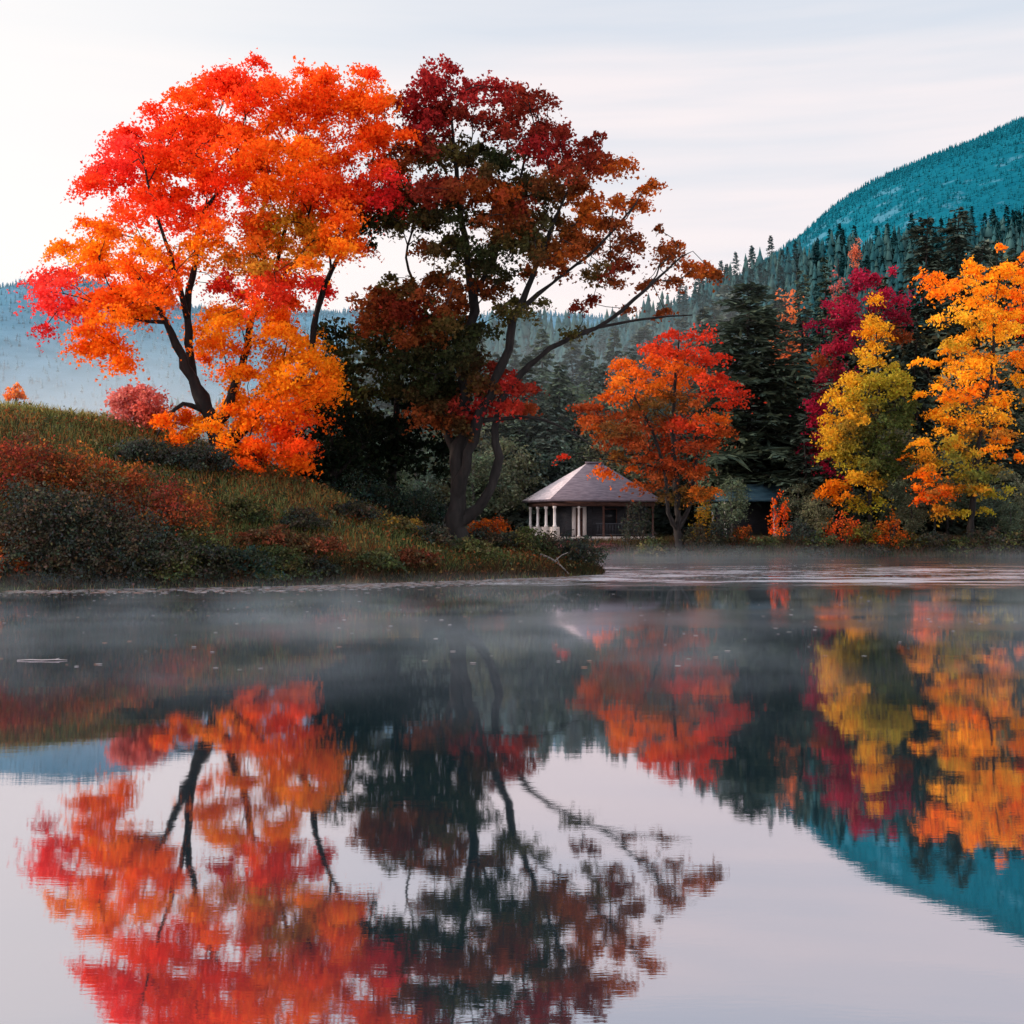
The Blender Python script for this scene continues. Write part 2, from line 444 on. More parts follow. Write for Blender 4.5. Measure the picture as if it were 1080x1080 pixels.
# ---- orange maple on the bank
YO = 42.0
orange = [
 (255, 88, 30, 16, Rd), (215, 112, 48, 26, Ro), (165, 135, 38, 26, Rd), (122, 160, 30, 24, Pk), (108, 186, 24, 12, Rd), (300, 102, 48, 32, Ro), (350, 106, 34, 30, Ro), (392, 100, 20, 34, Or), (408, 130, 22, 30, Ro),
 (272, 68, 10, 10, Rd, .7), (390, 72, 8, 12, Rd, .7), (240, 82, 14, 10, Rd, .8), (345, 78, 8, 10, Ro, .7),
 (170, 182, 52, 26, Ro), (230, 162, 52, 32, Ro), (300, 160, 56, 36, Or), (370, 170, 42, 36, Ro), (398, 200, 26, 28, Cr),
 (140, 214, 32, 16, Rd), (190, 222, 38, 22, Rd), (240, 198, 28, 18, Rd), (205, 140, 30, 20, Rd),
 (100, 245, 24, 13, Or), (130, 262, 42, 18, Ye), (85, 264, 30, 9, Ye), (68, 298, 34, 16, Pk), (58, 322, 22, 12, Pk), (52, 345, 12, 9, Cr, .7), (118, 296, 46, 20, Ro), (108, 325, 42, 20, Or), (115, 362, 30, 22, Or), (128, 380, 14, 10, Or), (165, 290, 32, 24, Ro), (150, 322, 34, 16, Ye),
 (215, 258, 22, 16, Ye), (250, 238, 38, 20, Ro), (308, 232, 42, 22, Ol), (350, 238, 38, 18, Or), (280, 268, 38, 17, Ol), (330, 262, 40, 16, Ye), (265, 298, 34, 16, Cr), (308, 300, 34, 16, Rd), (350, 210, 40, 18, Rd), (300, 195, 40, 18, Or), (372, 262, 20, 14, Ro), (340, 305, 25, 12, Cr),
 (235, 345, 28, 22, Ye), (228, 376, 20, 18, Or), (278, 330, 38, 18, Or), (300, 368, 38, 26, Ye), (322, 392, 30, 24, Ye), (268, 405, 34, 20, Ye), (328, 422, 22, 24, Or), (280, 438, 38, 22, Or), (185, 452, 24, 16, Or), (240, 454, 36, 18, Ye), (310, 455, 26, 16, Rd), (252, 480, 28, 14, Or), (288, 476, 28, 16, Ro), (265, 492, 24, 8, Ro), (310, 478, 16, 12, Or)]
ob = P(236, 492, YO); ob[2] = gz(ob[0], ob[1])-.15
om = [
 pxline([(236, 500, .34, 0), (230, 470, .27, 0), (222, 440, .24, 0)], YO),
 pxline([(222, 440, .24, 0), (208, 415, .19, -.1), (196, 388, .17, -.3), (186, 365, .14, -.5), (174, 340, .11, -.9), (160, 312, .07, -1.3), (140, 285, .045, -1.6)], YO),
 pxline([(218, 432, .2, 0), (206, 402, .16, .3), (200, 362, .14, .3), (197, 322, .12, .2), (206, 276, .10, .2), (212, 230, .08, .3), (233, 198, .06, .4), (250, 160, .04, .4)], YO),
 pxline([(232, 445, .2, 0), (246, 412, .15, .6), (262, 366, .13, 1.), (266, 335, .11, 1.2), (282, 312, .09, 1.2), (296, 262, .07, 1.3), (310, 200, .05, 1.2)], YO),
 pxline([(236, 470, .2, 0), (280, 430, .14, 1.), (324, 388, .13, 1.8), (331, 345, .115, 2.2), (342, 302, .10, 2.2), (358, 270, .08, 2.2), (376, 240, .06, 2.2), (392, 180, .045, 2.2), (395, 120, .025, 2.2)], YO),
 pxline([(196, 330, .10, 0), (180, 270, .07, -1), (160, 210, .045, -1.5), (150, 160, .03, -1.6)], YO),
 pxline([(212, 432, .10, 0), (192, 426, .08, -.4), (176, 442, .05, -.8), (160, 470, .03, -1)], YO),
 pxline([(174, 340, .07, -.9), (140, 335, .05, -1.2), (100, 318, .03, -1.5)], YO),
]
om[0][0] = (ob[0], ob[1], ob[2]-.3, .36)
make_tree('orange_maple', 'large orange and red maple glowing on the grassy bank at left', 'maple tree', ob, om,
          blob_clumps(orange, YO, 13.5, 4.4, 2.0), 300, .118, shape=TRI, hue=.13, up=.35)

# ---- dark red maple at the water's edge
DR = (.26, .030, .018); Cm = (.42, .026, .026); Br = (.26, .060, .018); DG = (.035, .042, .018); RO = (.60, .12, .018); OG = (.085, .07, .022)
YC = 43.0
dred = [
 (470, 86, 30, 16, Cm), (512, 96, 34, 13, Cm), (555, 106, 28, 12, DR), (440, 110, 24, 16, Cm), (445, 142, 26, 18, Cm), (482, 120, 34, 14, DR), (540, 134, 38, 14, DR), (586, 134, 17, 9, DR), (572, 154, 34, 13, Cm), (600, 170, 24, 10, DR), (632, 140, 6, 5, DR), (620, 152, 9, 5, DR),
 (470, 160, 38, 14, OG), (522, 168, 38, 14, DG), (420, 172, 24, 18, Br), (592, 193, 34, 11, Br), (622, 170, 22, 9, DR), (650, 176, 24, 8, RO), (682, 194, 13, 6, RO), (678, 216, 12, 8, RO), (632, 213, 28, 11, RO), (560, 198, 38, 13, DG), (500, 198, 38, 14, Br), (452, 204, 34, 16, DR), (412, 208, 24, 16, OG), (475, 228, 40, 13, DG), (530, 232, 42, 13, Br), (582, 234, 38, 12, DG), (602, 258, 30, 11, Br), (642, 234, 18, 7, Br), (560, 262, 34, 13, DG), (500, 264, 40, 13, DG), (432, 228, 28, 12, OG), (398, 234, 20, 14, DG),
 (480, 192, 30, 12, DR), (540, 212, 28, 10, DR), (445, 260, 16, 8, Br, .6), (520, 285, 30, 9, DG, .8), (575, 285, 24, 8, Br, .8), (465, 285, 20, 8, OG, .5), (390, 262, 10, 8, DG, .5),
 (660, 262, 18, 13, Br), (655, 282, 13, 8, DR), (696, 240, 5, 4, Br), (702, 268, 17, 9, Br), (716, 250, 9, 7, RO), (732, 281, 18, 8, RO), (746, 290, 10, 5, Br), (704, 295, 11, 6, Br), (676, 300, 12, 6, Br, .7), (630, 285, 15, 8, OG, .7), (620, 320, 16, 7, DR, .6), (660, 320, 14, 6, Br, .5), (698, 325, 10, 5, Br, .5), (600, 345, 18, 7, OG, .5), (640, 300, 12, 6, Br, .6),
 (500, 302, 38, 10, Br), (456, 302, 30, 11, Br), (430, 322, 36, 12, DR), (482, 322, 22, 10, Br), (420, 300, 18, 9, OG), (395, 330, 20, 12, Br),
 (532, 405, 20, 10, (.5, .03, .025)), (502, 430, 26, 10, Cm), (540, 424, 14, 8, (.55, .04, .025)), (470, 440, 22, 8, Br), (552, 405, 14, 8, DR), (516, 390, 14, 8, DR), (438, 435, 20, 9, Br), (560, 430, 12, 7, Br),
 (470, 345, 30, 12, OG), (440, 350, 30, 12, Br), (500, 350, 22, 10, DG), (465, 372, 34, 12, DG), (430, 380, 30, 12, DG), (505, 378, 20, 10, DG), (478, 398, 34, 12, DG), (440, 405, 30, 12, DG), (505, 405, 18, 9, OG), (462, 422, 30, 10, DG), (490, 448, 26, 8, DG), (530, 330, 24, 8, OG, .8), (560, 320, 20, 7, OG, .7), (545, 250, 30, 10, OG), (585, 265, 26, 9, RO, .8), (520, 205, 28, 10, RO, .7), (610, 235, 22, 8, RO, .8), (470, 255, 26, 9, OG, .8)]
cb = P(481, 574, YC); cb[2] = gz(cb[0], cb[1])-.1
cm_ = [
 pxline([(481, 585, .40, 0), (482, 545, .34, 0), (484, 505, .31, 0), (486, 470, .25, 0), (490, 430, .21, .2), (491, 385, .19, .3), (496, 345, .17, .3), (498, 310, .15, .3), (492, 262, .12, .3), (484, 210, .09, .3), (478, 150, .06, .3), (475, 105, .03, .3)], YC),
 pxline([(484, 520, .25, 0), (494, 478, .20, -.3), (506, 440, .18, -.5), (522, 405, .16, -.7), (536, 370, .14, -.8), (543, 335, .125, -.9), (556, 305, .10, -1.), (572, 265, .08, -1.1), (590, 220, .06, -1.2), (610, 180, .035, -1.2)], YC),
 pxline([(486, 552, .22, 0), (504, 535, .18, -.2), (519, 512, .16, -.4), (525, 482, .15, -.5), (522, 452, .14, -.5), (532, 415, .12, -.6), (558, 385, .10, -.8), (592, 362, .09, -1.), (628, 345, .075, -1.2), (655, 328, .06, -1.3), (682, 304, .05, -1.4), (704, 284, .035, -1.4), (720, 270, .025, -1.4)], YC),
 pxline([(486, 500, .2, 0), (470, 450, .14, .7), (452, 400, .12, 1.2), (436, 352, .09, 1.5), (440, 312, .06, 1.6), (428, 272, .045, 1.7), (436, 235, .035, 1.7), (428, 200, .025, 1.7)], YC),
 pxline([(545, 330, .09, -.9), (580, 300, .06, -1.2), (620, 270, .05, -1.6), (650, 240, .04, -1.9), (670, 215, .03, -2)], YC),
 pxline([(497, 318, .10, .3), (520, 270, .08, .7), (540, 220, .06, 1.), (555, 160, .04, 1.2)], YC),
 pxline([(500, 445, .08, -.4), (560, 440, .05, -1), (600, 455, .04, -1.6), (625, 470, .025, -2)], YC),
 pxline([(628, 345, .05, -1.2), (690, 335, .035, -1.7), (730, 332, .02, -2)], YC),
]
cm_[0][0] = (cb[0], cb[1], cb[2]-.3, .42)
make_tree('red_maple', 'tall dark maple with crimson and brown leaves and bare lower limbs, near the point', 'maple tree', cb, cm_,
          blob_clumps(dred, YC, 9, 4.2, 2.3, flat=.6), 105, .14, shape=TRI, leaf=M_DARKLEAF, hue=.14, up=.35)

# ---- shaded trees between the two maples
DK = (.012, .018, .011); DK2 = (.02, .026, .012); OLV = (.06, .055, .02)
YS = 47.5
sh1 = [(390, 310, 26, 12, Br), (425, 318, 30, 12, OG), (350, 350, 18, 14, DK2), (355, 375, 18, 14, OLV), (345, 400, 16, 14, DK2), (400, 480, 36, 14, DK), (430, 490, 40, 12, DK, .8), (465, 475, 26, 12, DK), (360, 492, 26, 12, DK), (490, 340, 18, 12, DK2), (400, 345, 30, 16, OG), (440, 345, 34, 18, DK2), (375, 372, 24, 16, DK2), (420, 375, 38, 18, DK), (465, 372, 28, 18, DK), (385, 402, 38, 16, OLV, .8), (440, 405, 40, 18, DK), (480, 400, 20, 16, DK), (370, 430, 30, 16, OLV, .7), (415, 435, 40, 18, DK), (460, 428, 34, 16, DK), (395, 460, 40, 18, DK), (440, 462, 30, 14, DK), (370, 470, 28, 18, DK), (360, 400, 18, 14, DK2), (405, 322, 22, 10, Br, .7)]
b1 = P(415, 545, YS); b1[2] = gz(b1[0], b1[1])-.1
m1 = [[(b1[0], b1[1], b1[2]-.3, .24), (*P(414, 500, YS), .19), (*P(418, 450, YS), .15), (*P(420, 390, YS), .10), (*P(425, 345, YS), .05)],
      pxline([(415, 490, .12, 0), (395, 450, .09, .4), (378, 410, .06, .6)], YS), pxline([(416, 470, .12, 0), (440, 430, .09, -.5), (462, 390, .06, -.8)], YS)]
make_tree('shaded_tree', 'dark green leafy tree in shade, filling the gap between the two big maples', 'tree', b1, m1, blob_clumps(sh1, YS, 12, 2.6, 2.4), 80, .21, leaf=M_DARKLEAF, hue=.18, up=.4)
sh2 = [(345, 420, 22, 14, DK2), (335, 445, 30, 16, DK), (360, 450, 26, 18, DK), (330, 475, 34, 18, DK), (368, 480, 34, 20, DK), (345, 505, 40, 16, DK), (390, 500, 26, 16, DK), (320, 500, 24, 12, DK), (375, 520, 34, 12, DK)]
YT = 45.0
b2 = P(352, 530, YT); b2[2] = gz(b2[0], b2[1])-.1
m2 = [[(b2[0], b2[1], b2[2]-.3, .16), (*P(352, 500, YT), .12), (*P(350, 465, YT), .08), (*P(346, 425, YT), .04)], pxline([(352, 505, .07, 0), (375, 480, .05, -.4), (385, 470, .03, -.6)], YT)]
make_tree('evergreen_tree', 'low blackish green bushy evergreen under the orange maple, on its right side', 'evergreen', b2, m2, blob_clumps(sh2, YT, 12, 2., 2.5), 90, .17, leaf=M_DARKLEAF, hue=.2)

# ---- red-orange maple by the pavilion
YP = 71.8
Am = (.80, .19, .018)
Rm = (.58, .04, .018); Om = (.74, .13, .014); Bm = (.30, .05, .016)
rp = [(724, 352, 28, 8, Rm), (700, 368, 36, 9, Rm), (742, 374, 22, 8, Rm), (680, 388, 34, 10, Om), (724, 394, 38, 9, Om), (764, 411, 26, 6, Rm), (750, 400, 22, 7, Rm), (660, 414, 26, 9, Om), (704, 422, 40, 10, OLV), (700, 408, 32, 7, Am), (636, 436, 26, 9, Bm), (680, 444, 42, 10, Bm), (724, 448, 34, 10, Rm), (752, 440, 18, 6, Am), (770, 422, 16, 5, Rm),
      (700, 470, 38, 10, Bm), (654, 464, 28, 9, Bm), (722, 490, 28, 11, Bm), (652, 497, 26, 5, Om), (690, 488, 26, 8, Bm), (602, 481, 9, 3, Rm, .7), (640, 452, 26, 8, OG), (694, 508, 26, 8, Br), (740, 468, 18, 8, Bm), (618, 428, 14, 5, Bm), (626, 446, 16, 6, RO), (745, 517, 12, 9, Am), (688, 434, 30, 8, OG), (666, 402, 24, 7, Am), (706, 382, 28, 7, Om), (735, 520, 18, 8, OLV), (716, 522, 20, 7, OLV), (765, 455, 14, 6, Bm), (660, 482, 22, 6, OG)]
b3 = P(716, 582, YP); b3[2] = gz(b3[0], b3[1])-.1
m3 = [[(b3[0], b3[1], b3[2]-.3, .26), (*P(715, 540, YP), .2), (*P(712, 500, YP), .17), (*P(710, 450, YP), .13), (*P(712, 400, YP), .09), (*P(716, 360, YP), .04)],
      pxline([(715, 560, .15, 0), (726, 535, .13, .3), (732, 500, .11, .6), (735, 450, .07, .9), (740, 400, .04, 1)], YP),
      pxline([(714, 560, .14, 0), (705, 540, .12, -.4), (702, 505, .1, -.6), (690, 460, .08, -.9), (670, 420, .05, -1.1)], YP),
      pxline([(712, 500, .08, 0), (680, 490, .05, -.6), (640, 485, .035, -1.2), (605, 481, .02, -1.5)], YP)]
make_tree('maple_tree', 'red and orange maple leaning over the pavilion roof on the far shore', 'maple tree', b3, m3, blob_clumps(rp, YP, 9, 3.8, 2.1, flat=.36), 105, .20, bark=M_BARK, flare=.3, hue=.14, up=.4)

# ---- autumn trees on the far right shore
MG = (.24, .012, .038); MG2 = (.42, .018, .055)
def side_tree(name, label, cat, px, pyb, Y, blobs, cpx, depth, nper, size, r, layers=2.1, flat=.42, leaf=M_LEAF, hue=.13, bark=M_BARK, droop=.25):
    bb = P(px, pyb, Y); bb[2] = gz(bb[0], bb[1])-.1
    top = min(b[1] for b in blobs)
    tx = [b for b in blobs if b[1] == top][0][0]
    mm = [[(bb[0], bb[1], bb[2]-.3, r)]]
    for k, t in enumerate((.2, .4, .6, .8, .95)):
        q = P(px+(tx-px)*t+rng.normal()*2, pyb+(top-pyb)*t, Y); mm[0].append((*q, r*(1-t*.92)))
    return make_tree(name, label, cat, bb, mm, blob_clumps(blobs, Y, cpx, depth, layers, flat=flat), int(nper*2.2), size*.95, leaf=leaf, hue=hue, flare=.3, bark=bark, droop=droop, up=.4)
Yl = (.93, .46, .03); YG = (.42, .34, .035); Gr = (.10, .13, .04); GO = (.95, .36, .016); OO = (.95, .23, .012)
ygt = [(925, 318, 5, 9, GO), (924, 335, 9, 11, Yl), (922, 352, 13, 12, GO), (920, 374, 16, 11, Yl), (926, 394, 28, 11, YG), (903, 396, 12, 10, Yl), (884, 424, 13, 13, Yl), (880, 446, 11, 13, Yl), (915, 414, 28, 12, YG), (950, 402, 17, 10, YG), (900, 458, 28, 14, Gr), (930, 438, 32, 14, Gr), (890, 480, 24, 15, YG), (930, 474, 32, 18, Gr), (955, 436, 16, 14, Gr), (905, 508, 24, 12, Yl), (884, 518, 17, 11, OO), (932, 500, 24, 12, Gr), (900, 435, 18, 9, Yl), (915, 530, 20, 9, YG), (878, 466, 8, 12, Yl)]
side_tree('yellow_green_tree', 'narrow tree turning yellow above and green below, beside the burgundy tree', 'tree', 917, 572, 77, ygt, 8, 2.6, 46, .22, .16)
gold = [(1034, 456, 30, 5, Gr), (1008, 476, 34, 6, Gr), (1000, 516, 30, 5, Gr), (1020, 430, 26, 5, YG), (1018, 364, 22, 6, YG), (1042, 500, 26, 6, Gr), (1030, 340, 18, 6, YG), (1058, 262, 4, 12, OO), (1042, 283, 26, 11, GO), (986, 298, 24, 12, OO), (1008, 300, 14, 9, OO), (1040, 313, 30, 14, GO), (1014, 330, 28, 12, Yl), (1032, 350, 30, 12, GO), (1008, 374, 30, 11, GO), (1042, 384, 26, 11, GO), (1006, 402, 24, 9, GO), (1026, 416, 36, 9, OO), (1000, 436, 24, 7, GO), (1040, 436, 22, 7, Yl), (988, 462, 26, 6, YG), (1030, 468, 36, 7, GO), (1000, 482, 34, 8, YG), (1052, 458, 18, 5, OO), (1014, 494, 40, 7, YG), (970, 499, 14, 4, OO), (985, 510, 24, 6, OO), (1014, 520, 38, 7, GO), (1030, 505, 24, 7, Gr), (1018, 536, 30, 6, YG), (990, 524, 20, 5, Ro), (1012, 450, 30, 7, GO), (1016, 390, 20, 8, Yl), (1045, 405, 14, 7, OO), (975, 462, 16, 4, GO), (1060, 350, 16, 9, Yl), (1056, 330, 18, 9, GO), (985, 380, 12, 5, GO), (975, 415, 10, 4, GO), (1056, 420, 16, 6, GO), (1062, 480, 16, 5, OO), (965, 480, 12, 4, OO), (1048, 520, 22, 6, YG), (1022, 300, 16, 8, Yl), (1062, 290, 14, 9, GO), (1065, 440, 14, 6, Yl)]
side_tree('golden_tree', 'golden orange tree with level tiers of foliage near the right edge', 'tree', 1022, 574, 75, gold, 8.5, 2.8, 48, .22, .2, layers=1.55, flat=.32)
edge = [(1076, 282, 16, 16, OO), (1085, 310, 22, 18, OO), (1080, 340, 20, 16, Ro), (1092, 372, 24, 16, OO), (1086, 400, 20, 12, GO), (1110, 330, 20, 20, OO), (1105, 420, 20, 14, GO)]
side_tree('orange_tree', 'deep orange tree cut off by the right edge of the picture', 'tree', 1096, 560, 83, edge, 9, 2.2, 46, .24, .2)
burg = [(922, 290, 22, 8, MG2), (906, 300, 14, 7, MG), (900, 322, 30, 10, MG2), (884, 345, 28, 11, MG), (940, 310, 18, 9, MG2), (890, 366, 25, 10, MG2), (880, 394, 24, 11, MG), (945, 332, 14, 8, MG), (862, 440, 13, 17, MG2), (862, 470, 11, 18, MG), (866, 494, 9, 10, MG2), (872, 418, 16, 9, MG), (950, 352, 12, 8, Br), (866, 380, 12, 7, Br)]
side_tree('burgundy_tree', 'burgundy tree with dark wine red leaves left of the yellow and green one', 'tree', 880, 568, 82, burg, 8.5, 2.6, 48, .24, .17)
pink = [(148, 418, 26, 9, (.95, .28, .24)), (135, 428, 22, 12, (.95, .28, .24)), (160, 430, 22, 12, (.85, .10, .03)), (148, 440, 30, 12, (.95, .28, .24)), (125, 442, 14, 8, (.95, .28, .24)), (172, 442, 12, 8, Or), (145, 412, 12, 6, (.95, .28, .24))]
YB = 42.4
pb = P(148, 456, YB); pb[2] = gz(pb[0], pb[1])-.05
make_tree('coral_bush', 'round coral pink bush on the ridge of the bank beside the orange maple', 'bush', pb,
          [[(pb[0], pb[1], pb[2]-.2, .06), (*P(148, 448, YB), .045), (*P(147, 420, YB), .02)]], blob_clumps(pink, YB, 9, 1.1, 2.6, flat=.7), 130, .13, flare=.1)

# ---- conifers near the far shore
GP = ((.09, .125, .088), (.115, .15, .098), (.072, .108, .082)); GD = ((.05, .072, .058), (.07, .09, .07)); GG = ((.12, .155, .125), (.10, .14, .12), (.14, .165, .13))
def px_conifer(name, label, px, pyt, Y, wpx, seed, cols=GP, group=None, **kw):
    x = (px-HX)/F*Y; z0 = gz(x, Y)-.1; H = CAMZ+(HY-pyt)/F*Y-z0
    d = dict(whorls=max(10, int(H*1.3)), per=11, spray=9, width=.11); d.update(kw)
    return make_conifer(name, label, (x, Y, z0), H, wpx/F*Y, group=group, cols=cols, seed=seed, **d)
px_conifer('white_pine', 'broad dark pine with sagging layered boughs right of the red pavilion maple', 790, 296, 86.5, 84, 1, bare=.17, whorls=34, per=12, spray=17, width=.10, power=.6, irregular=.38, droop=.12, twig=.26)
px_conifer('dark_pine', 'left one of two dark pines rising behind the golden tree', 976, 226, 96, 46, 2, cols=GD, whorls=34, per=11, irregular=.4, power=.55)
px_conifer('dark_pine', 'right one of two dark pines, with a pointed top behind the golden tree', 1011, 217, 97, 48, 3, cols=GD, whorls=34, per=11, irregular=.4, power=.55)
px_conifer('spruce_tree', 'dark spruce squeezed between the pine and the burgundy tree', 846, 282, 88, 36, 4, cols=GP, whorls=24, per=11)
px_conifer('spruce_tree', 'black green spruce in shadow between the yellow green and golden trees', 966, 330, 86, 34, 5, cols=GD, whorls=22, per=11)
px_conifer('spruce_tree', 'black green spruce behind the golden tree at the right edge', 1062, 400, 82, 40, 6, cols=GD, whorls=22, per=12)
px_conifer('spruce_tree', 'tall grey green spruce behind the red maple beside the pavilion', 742, 318, 92, 46, 8, cols=GG, whorls=22, per=11)
px_conifer('spruce_tree', 'dark spruce in front of the hill, above the burgundy tree', 870, 268, 112, 26, 9, cols=GP)
px_conifer('spruce_tree', 'dark spruce top between the coral and golden crowns under the mountain', 950, 300, 100, 30, 10, cols=GD)
px_conifer('spruce_tree', 'dark green spruce whose top stands over the golden tree', 1052, 250, 108, 30, 11, cols=GP)
px_conifer('spruce_tree', 'dark young spruce below the burgundy tree, by the second shelter', 850, 430, 80, 34, 12, cols=GD)

# ---- forest behind the pavilion: individual trees sharing a few meshes
protos = []
for k in range(5):
    H, Rb = 12.0, (2.2, 2.6, 1.9, 2.4, 2.0)[k]
    nd, tr = conifer_mesh(H, Rb, whorls=30, per=9, seed=40+k, cols=GG if k % 2 else GP, spray=7, width=.15, irregular=.35, power=.7)
    t = thing('forest_spruce', (0, 0, 0), 'grey green spruce in the forest behind the pavilion', 'tree', 'spruces behind the pavilion')
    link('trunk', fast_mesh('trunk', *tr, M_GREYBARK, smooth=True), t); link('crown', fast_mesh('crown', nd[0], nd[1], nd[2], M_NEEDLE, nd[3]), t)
    protos.append([t, False])
FL = 'grey green spruce in the forest behind the pavilion'
spots = [(372, 352, 96), (398, 330, 110), (420, 372, 92), (446, 340, 104), (468, 360, 96), (505, 345, 104), (522, 372, 94), (540, 350, 110), (556, 374, 90), (572, 345, 100), (590, 380, 92), (604, 350, 112), (622, 362, 98), (636, 384, 92),
         (648, 345, 108), (664, 366, 96), (680, 340, 112), (696, 352, 100), (718, 334, 110), (728, 352, 98), (752, 318, 106), (768, 300, 116), (548, 430, 88), (578, 425, 88), (530, 440, 90), (606, 430, 90), (640, 430, 89), (668, 420, 90), (512, 410, 92), (490, 400, 98),
         (818, 305, 104), (832, 318, 96), (890, 300, 106), (908, 330, 98), (930, 290, 112), (992, 262, 116), (1036, 252, 118), (1068, 262, 112), (1084, 300, 100), (760, 400, 88), (828, 380, 90), (975, 420, 88), (1040, 440, 88), (905, 420, 88), (1010, 340, 98), (355, 395, 90), (340, 370, 98), (1112, 270, 104), (1130, 320, 96)]
for i, (px, pt, Y) in enumerate(spots):
    x = (px-HX)/F*Y; z0 = gz(x, Y)-.1; H = CAMZ+(HY-pt)/F*Y-z0; pr = protos[i % 5]; s = H/12
    sc = (s*random.uniform(.85, 1.15)*(1.1 if H < 11 else .95),)*2+(s,)
    if not pr[1]:
        o = pr[0]; pr[1] = True; o.location = (x, Y, z0); o.scale = sc; o.rotation_euler = (0, 0, random.uniform(0, 6.28))
    else: o = dup(pr[0], (x, Y, z0), random.uniform(0, 6.28), sc)
    o['label'] = FL

bproto = []
for k in range(4):
    n = 46; v = unit(rng.normal(size=(n, 3)))*rng.uniform(.35, 1, (n, 1))**.5
    C = v*np.array([1.9, 1.9, 3.0])+np.array([0, 0, 5.2]); cc = np.array([(.11, .14, .09), (.15, .16, .10), (.13, .13, .075), (.09, .125, .095)][k])
    t = make_tree('woodland_tree', 'soft grey green leafy tree in the woods behind the pavilion', 'tree', (0, 0, 0), [[(0, 0, -.3, .16), (.05, 0, 2, .13), (-.05, .1, 4.5, .09), (0, 0, 7.5, .03)]],
                  (C, np.full((n, 3), .75)*np.array([1, 1, .6]), np.tile(cc, (n, 1))*rng.uniform(.7, 1.3, (n, 1))), 70, .26, 'leafy trees in the woods behind the pavilion', M_DARKLEAF, M_GREYBARK, flare=.2, step=.7, up=.4)
    bproto.append([t, False])
for i, (px, pt, Y) in enumerate([(500, 470, 84), (528, 455, 85), (552, 470, 87), (580, 455, 88), (610, 465, 88.5), (640, 450, 88), (545, 400, 93), (572, 410, 92), (600, 395, 94), (632, 405, 92), (660, 430, 88), (676, 400, 92), (758, 455, 85), (840, 470, 86), (470, 440, 88), (440, 450, 86), (415, 470, 84), (520, 420, 90), (770, 430, 88), (865, 455, 86), (1000, 470, 84), (1060, 490, 80), (960, 480, 82), (385, 455, 82), (772, 500, 79.5), (842, 505, 79), (862, 520, 77), (900, 515, 80), (942, 500, 79), (962, 520, 77.5), (985, 495, 80), (1048, 510, 78.5), (1066, 525, 76.5), (1085, 505, 78), (945, 440, 84), (860, 400, 90), (1000, 400, 90), (1050, 350, 92), (975, 330, 98), (880, 440, 88)]):
    x = (px-HX)/F*Y; z0 = gz(x, Y)-.1; s = (CAMZ+(HY-pt)/F*Y-z0)/8.4; sc = (s*random.uniform(.95, 1.3),)*2+(s,); pr = bproto[i % 4]
    if not pr[1]:
        o = pr[0]; pr[1] = True; o.location = (x, Y, z0); o.scale = sc; o.rotation_euler = (0, 0, random.uniform(0, 6.28))
    else: o = dup(pr[0], (x, Y, z0), random.uniform(0, 6.28), sc)
    if px > 740: o['label'] = 'soft olive green tree filling in among the autumn trees of the right shore'; o['group'] = 'olive trees on the right shore'

# ---- forest on the hill: smaller single mesh spruces
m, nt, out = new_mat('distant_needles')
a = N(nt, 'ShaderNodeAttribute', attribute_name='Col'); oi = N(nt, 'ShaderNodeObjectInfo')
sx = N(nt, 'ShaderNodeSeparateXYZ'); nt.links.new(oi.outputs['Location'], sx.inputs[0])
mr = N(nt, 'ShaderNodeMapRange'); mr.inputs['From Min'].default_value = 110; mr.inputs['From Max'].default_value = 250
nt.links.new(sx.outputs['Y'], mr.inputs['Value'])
rr = ramp(nt, [(0, (.05, .075, .062)), (.5, (.035, .085, .085)), (1, (.02, .095, .11))]); nt.links.new(mr.outputs[0], rr.inputs[0])  # distance haze put into the colour: shifts to teal further back
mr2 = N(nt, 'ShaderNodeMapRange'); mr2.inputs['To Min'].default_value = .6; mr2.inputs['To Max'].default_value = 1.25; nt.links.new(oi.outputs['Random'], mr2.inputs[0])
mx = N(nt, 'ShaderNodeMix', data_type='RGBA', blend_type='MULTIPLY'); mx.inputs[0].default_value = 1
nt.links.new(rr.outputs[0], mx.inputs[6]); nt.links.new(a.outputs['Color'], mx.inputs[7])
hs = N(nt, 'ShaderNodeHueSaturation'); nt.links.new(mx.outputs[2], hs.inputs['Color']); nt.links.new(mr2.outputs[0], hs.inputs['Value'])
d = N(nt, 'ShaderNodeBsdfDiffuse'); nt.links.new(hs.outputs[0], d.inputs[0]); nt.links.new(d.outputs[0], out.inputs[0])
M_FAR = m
far_meshes = []
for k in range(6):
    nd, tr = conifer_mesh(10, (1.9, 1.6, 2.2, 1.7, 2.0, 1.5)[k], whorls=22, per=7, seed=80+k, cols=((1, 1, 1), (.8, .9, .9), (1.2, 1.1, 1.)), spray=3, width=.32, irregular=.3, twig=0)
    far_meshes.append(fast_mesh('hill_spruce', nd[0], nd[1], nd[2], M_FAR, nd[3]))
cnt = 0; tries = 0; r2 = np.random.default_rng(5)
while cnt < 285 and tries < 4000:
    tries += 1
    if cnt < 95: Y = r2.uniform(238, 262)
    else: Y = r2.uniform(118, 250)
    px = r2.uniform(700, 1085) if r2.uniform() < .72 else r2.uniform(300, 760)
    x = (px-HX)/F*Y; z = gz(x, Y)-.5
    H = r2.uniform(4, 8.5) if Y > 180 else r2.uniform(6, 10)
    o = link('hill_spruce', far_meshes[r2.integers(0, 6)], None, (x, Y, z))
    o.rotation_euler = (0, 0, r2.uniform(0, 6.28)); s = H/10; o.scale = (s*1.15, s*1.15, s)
    tag(o, 'blue green spruce among many on the wooded hillside', 'tree', 'spruces on the wooded hillside'); cnt += 1

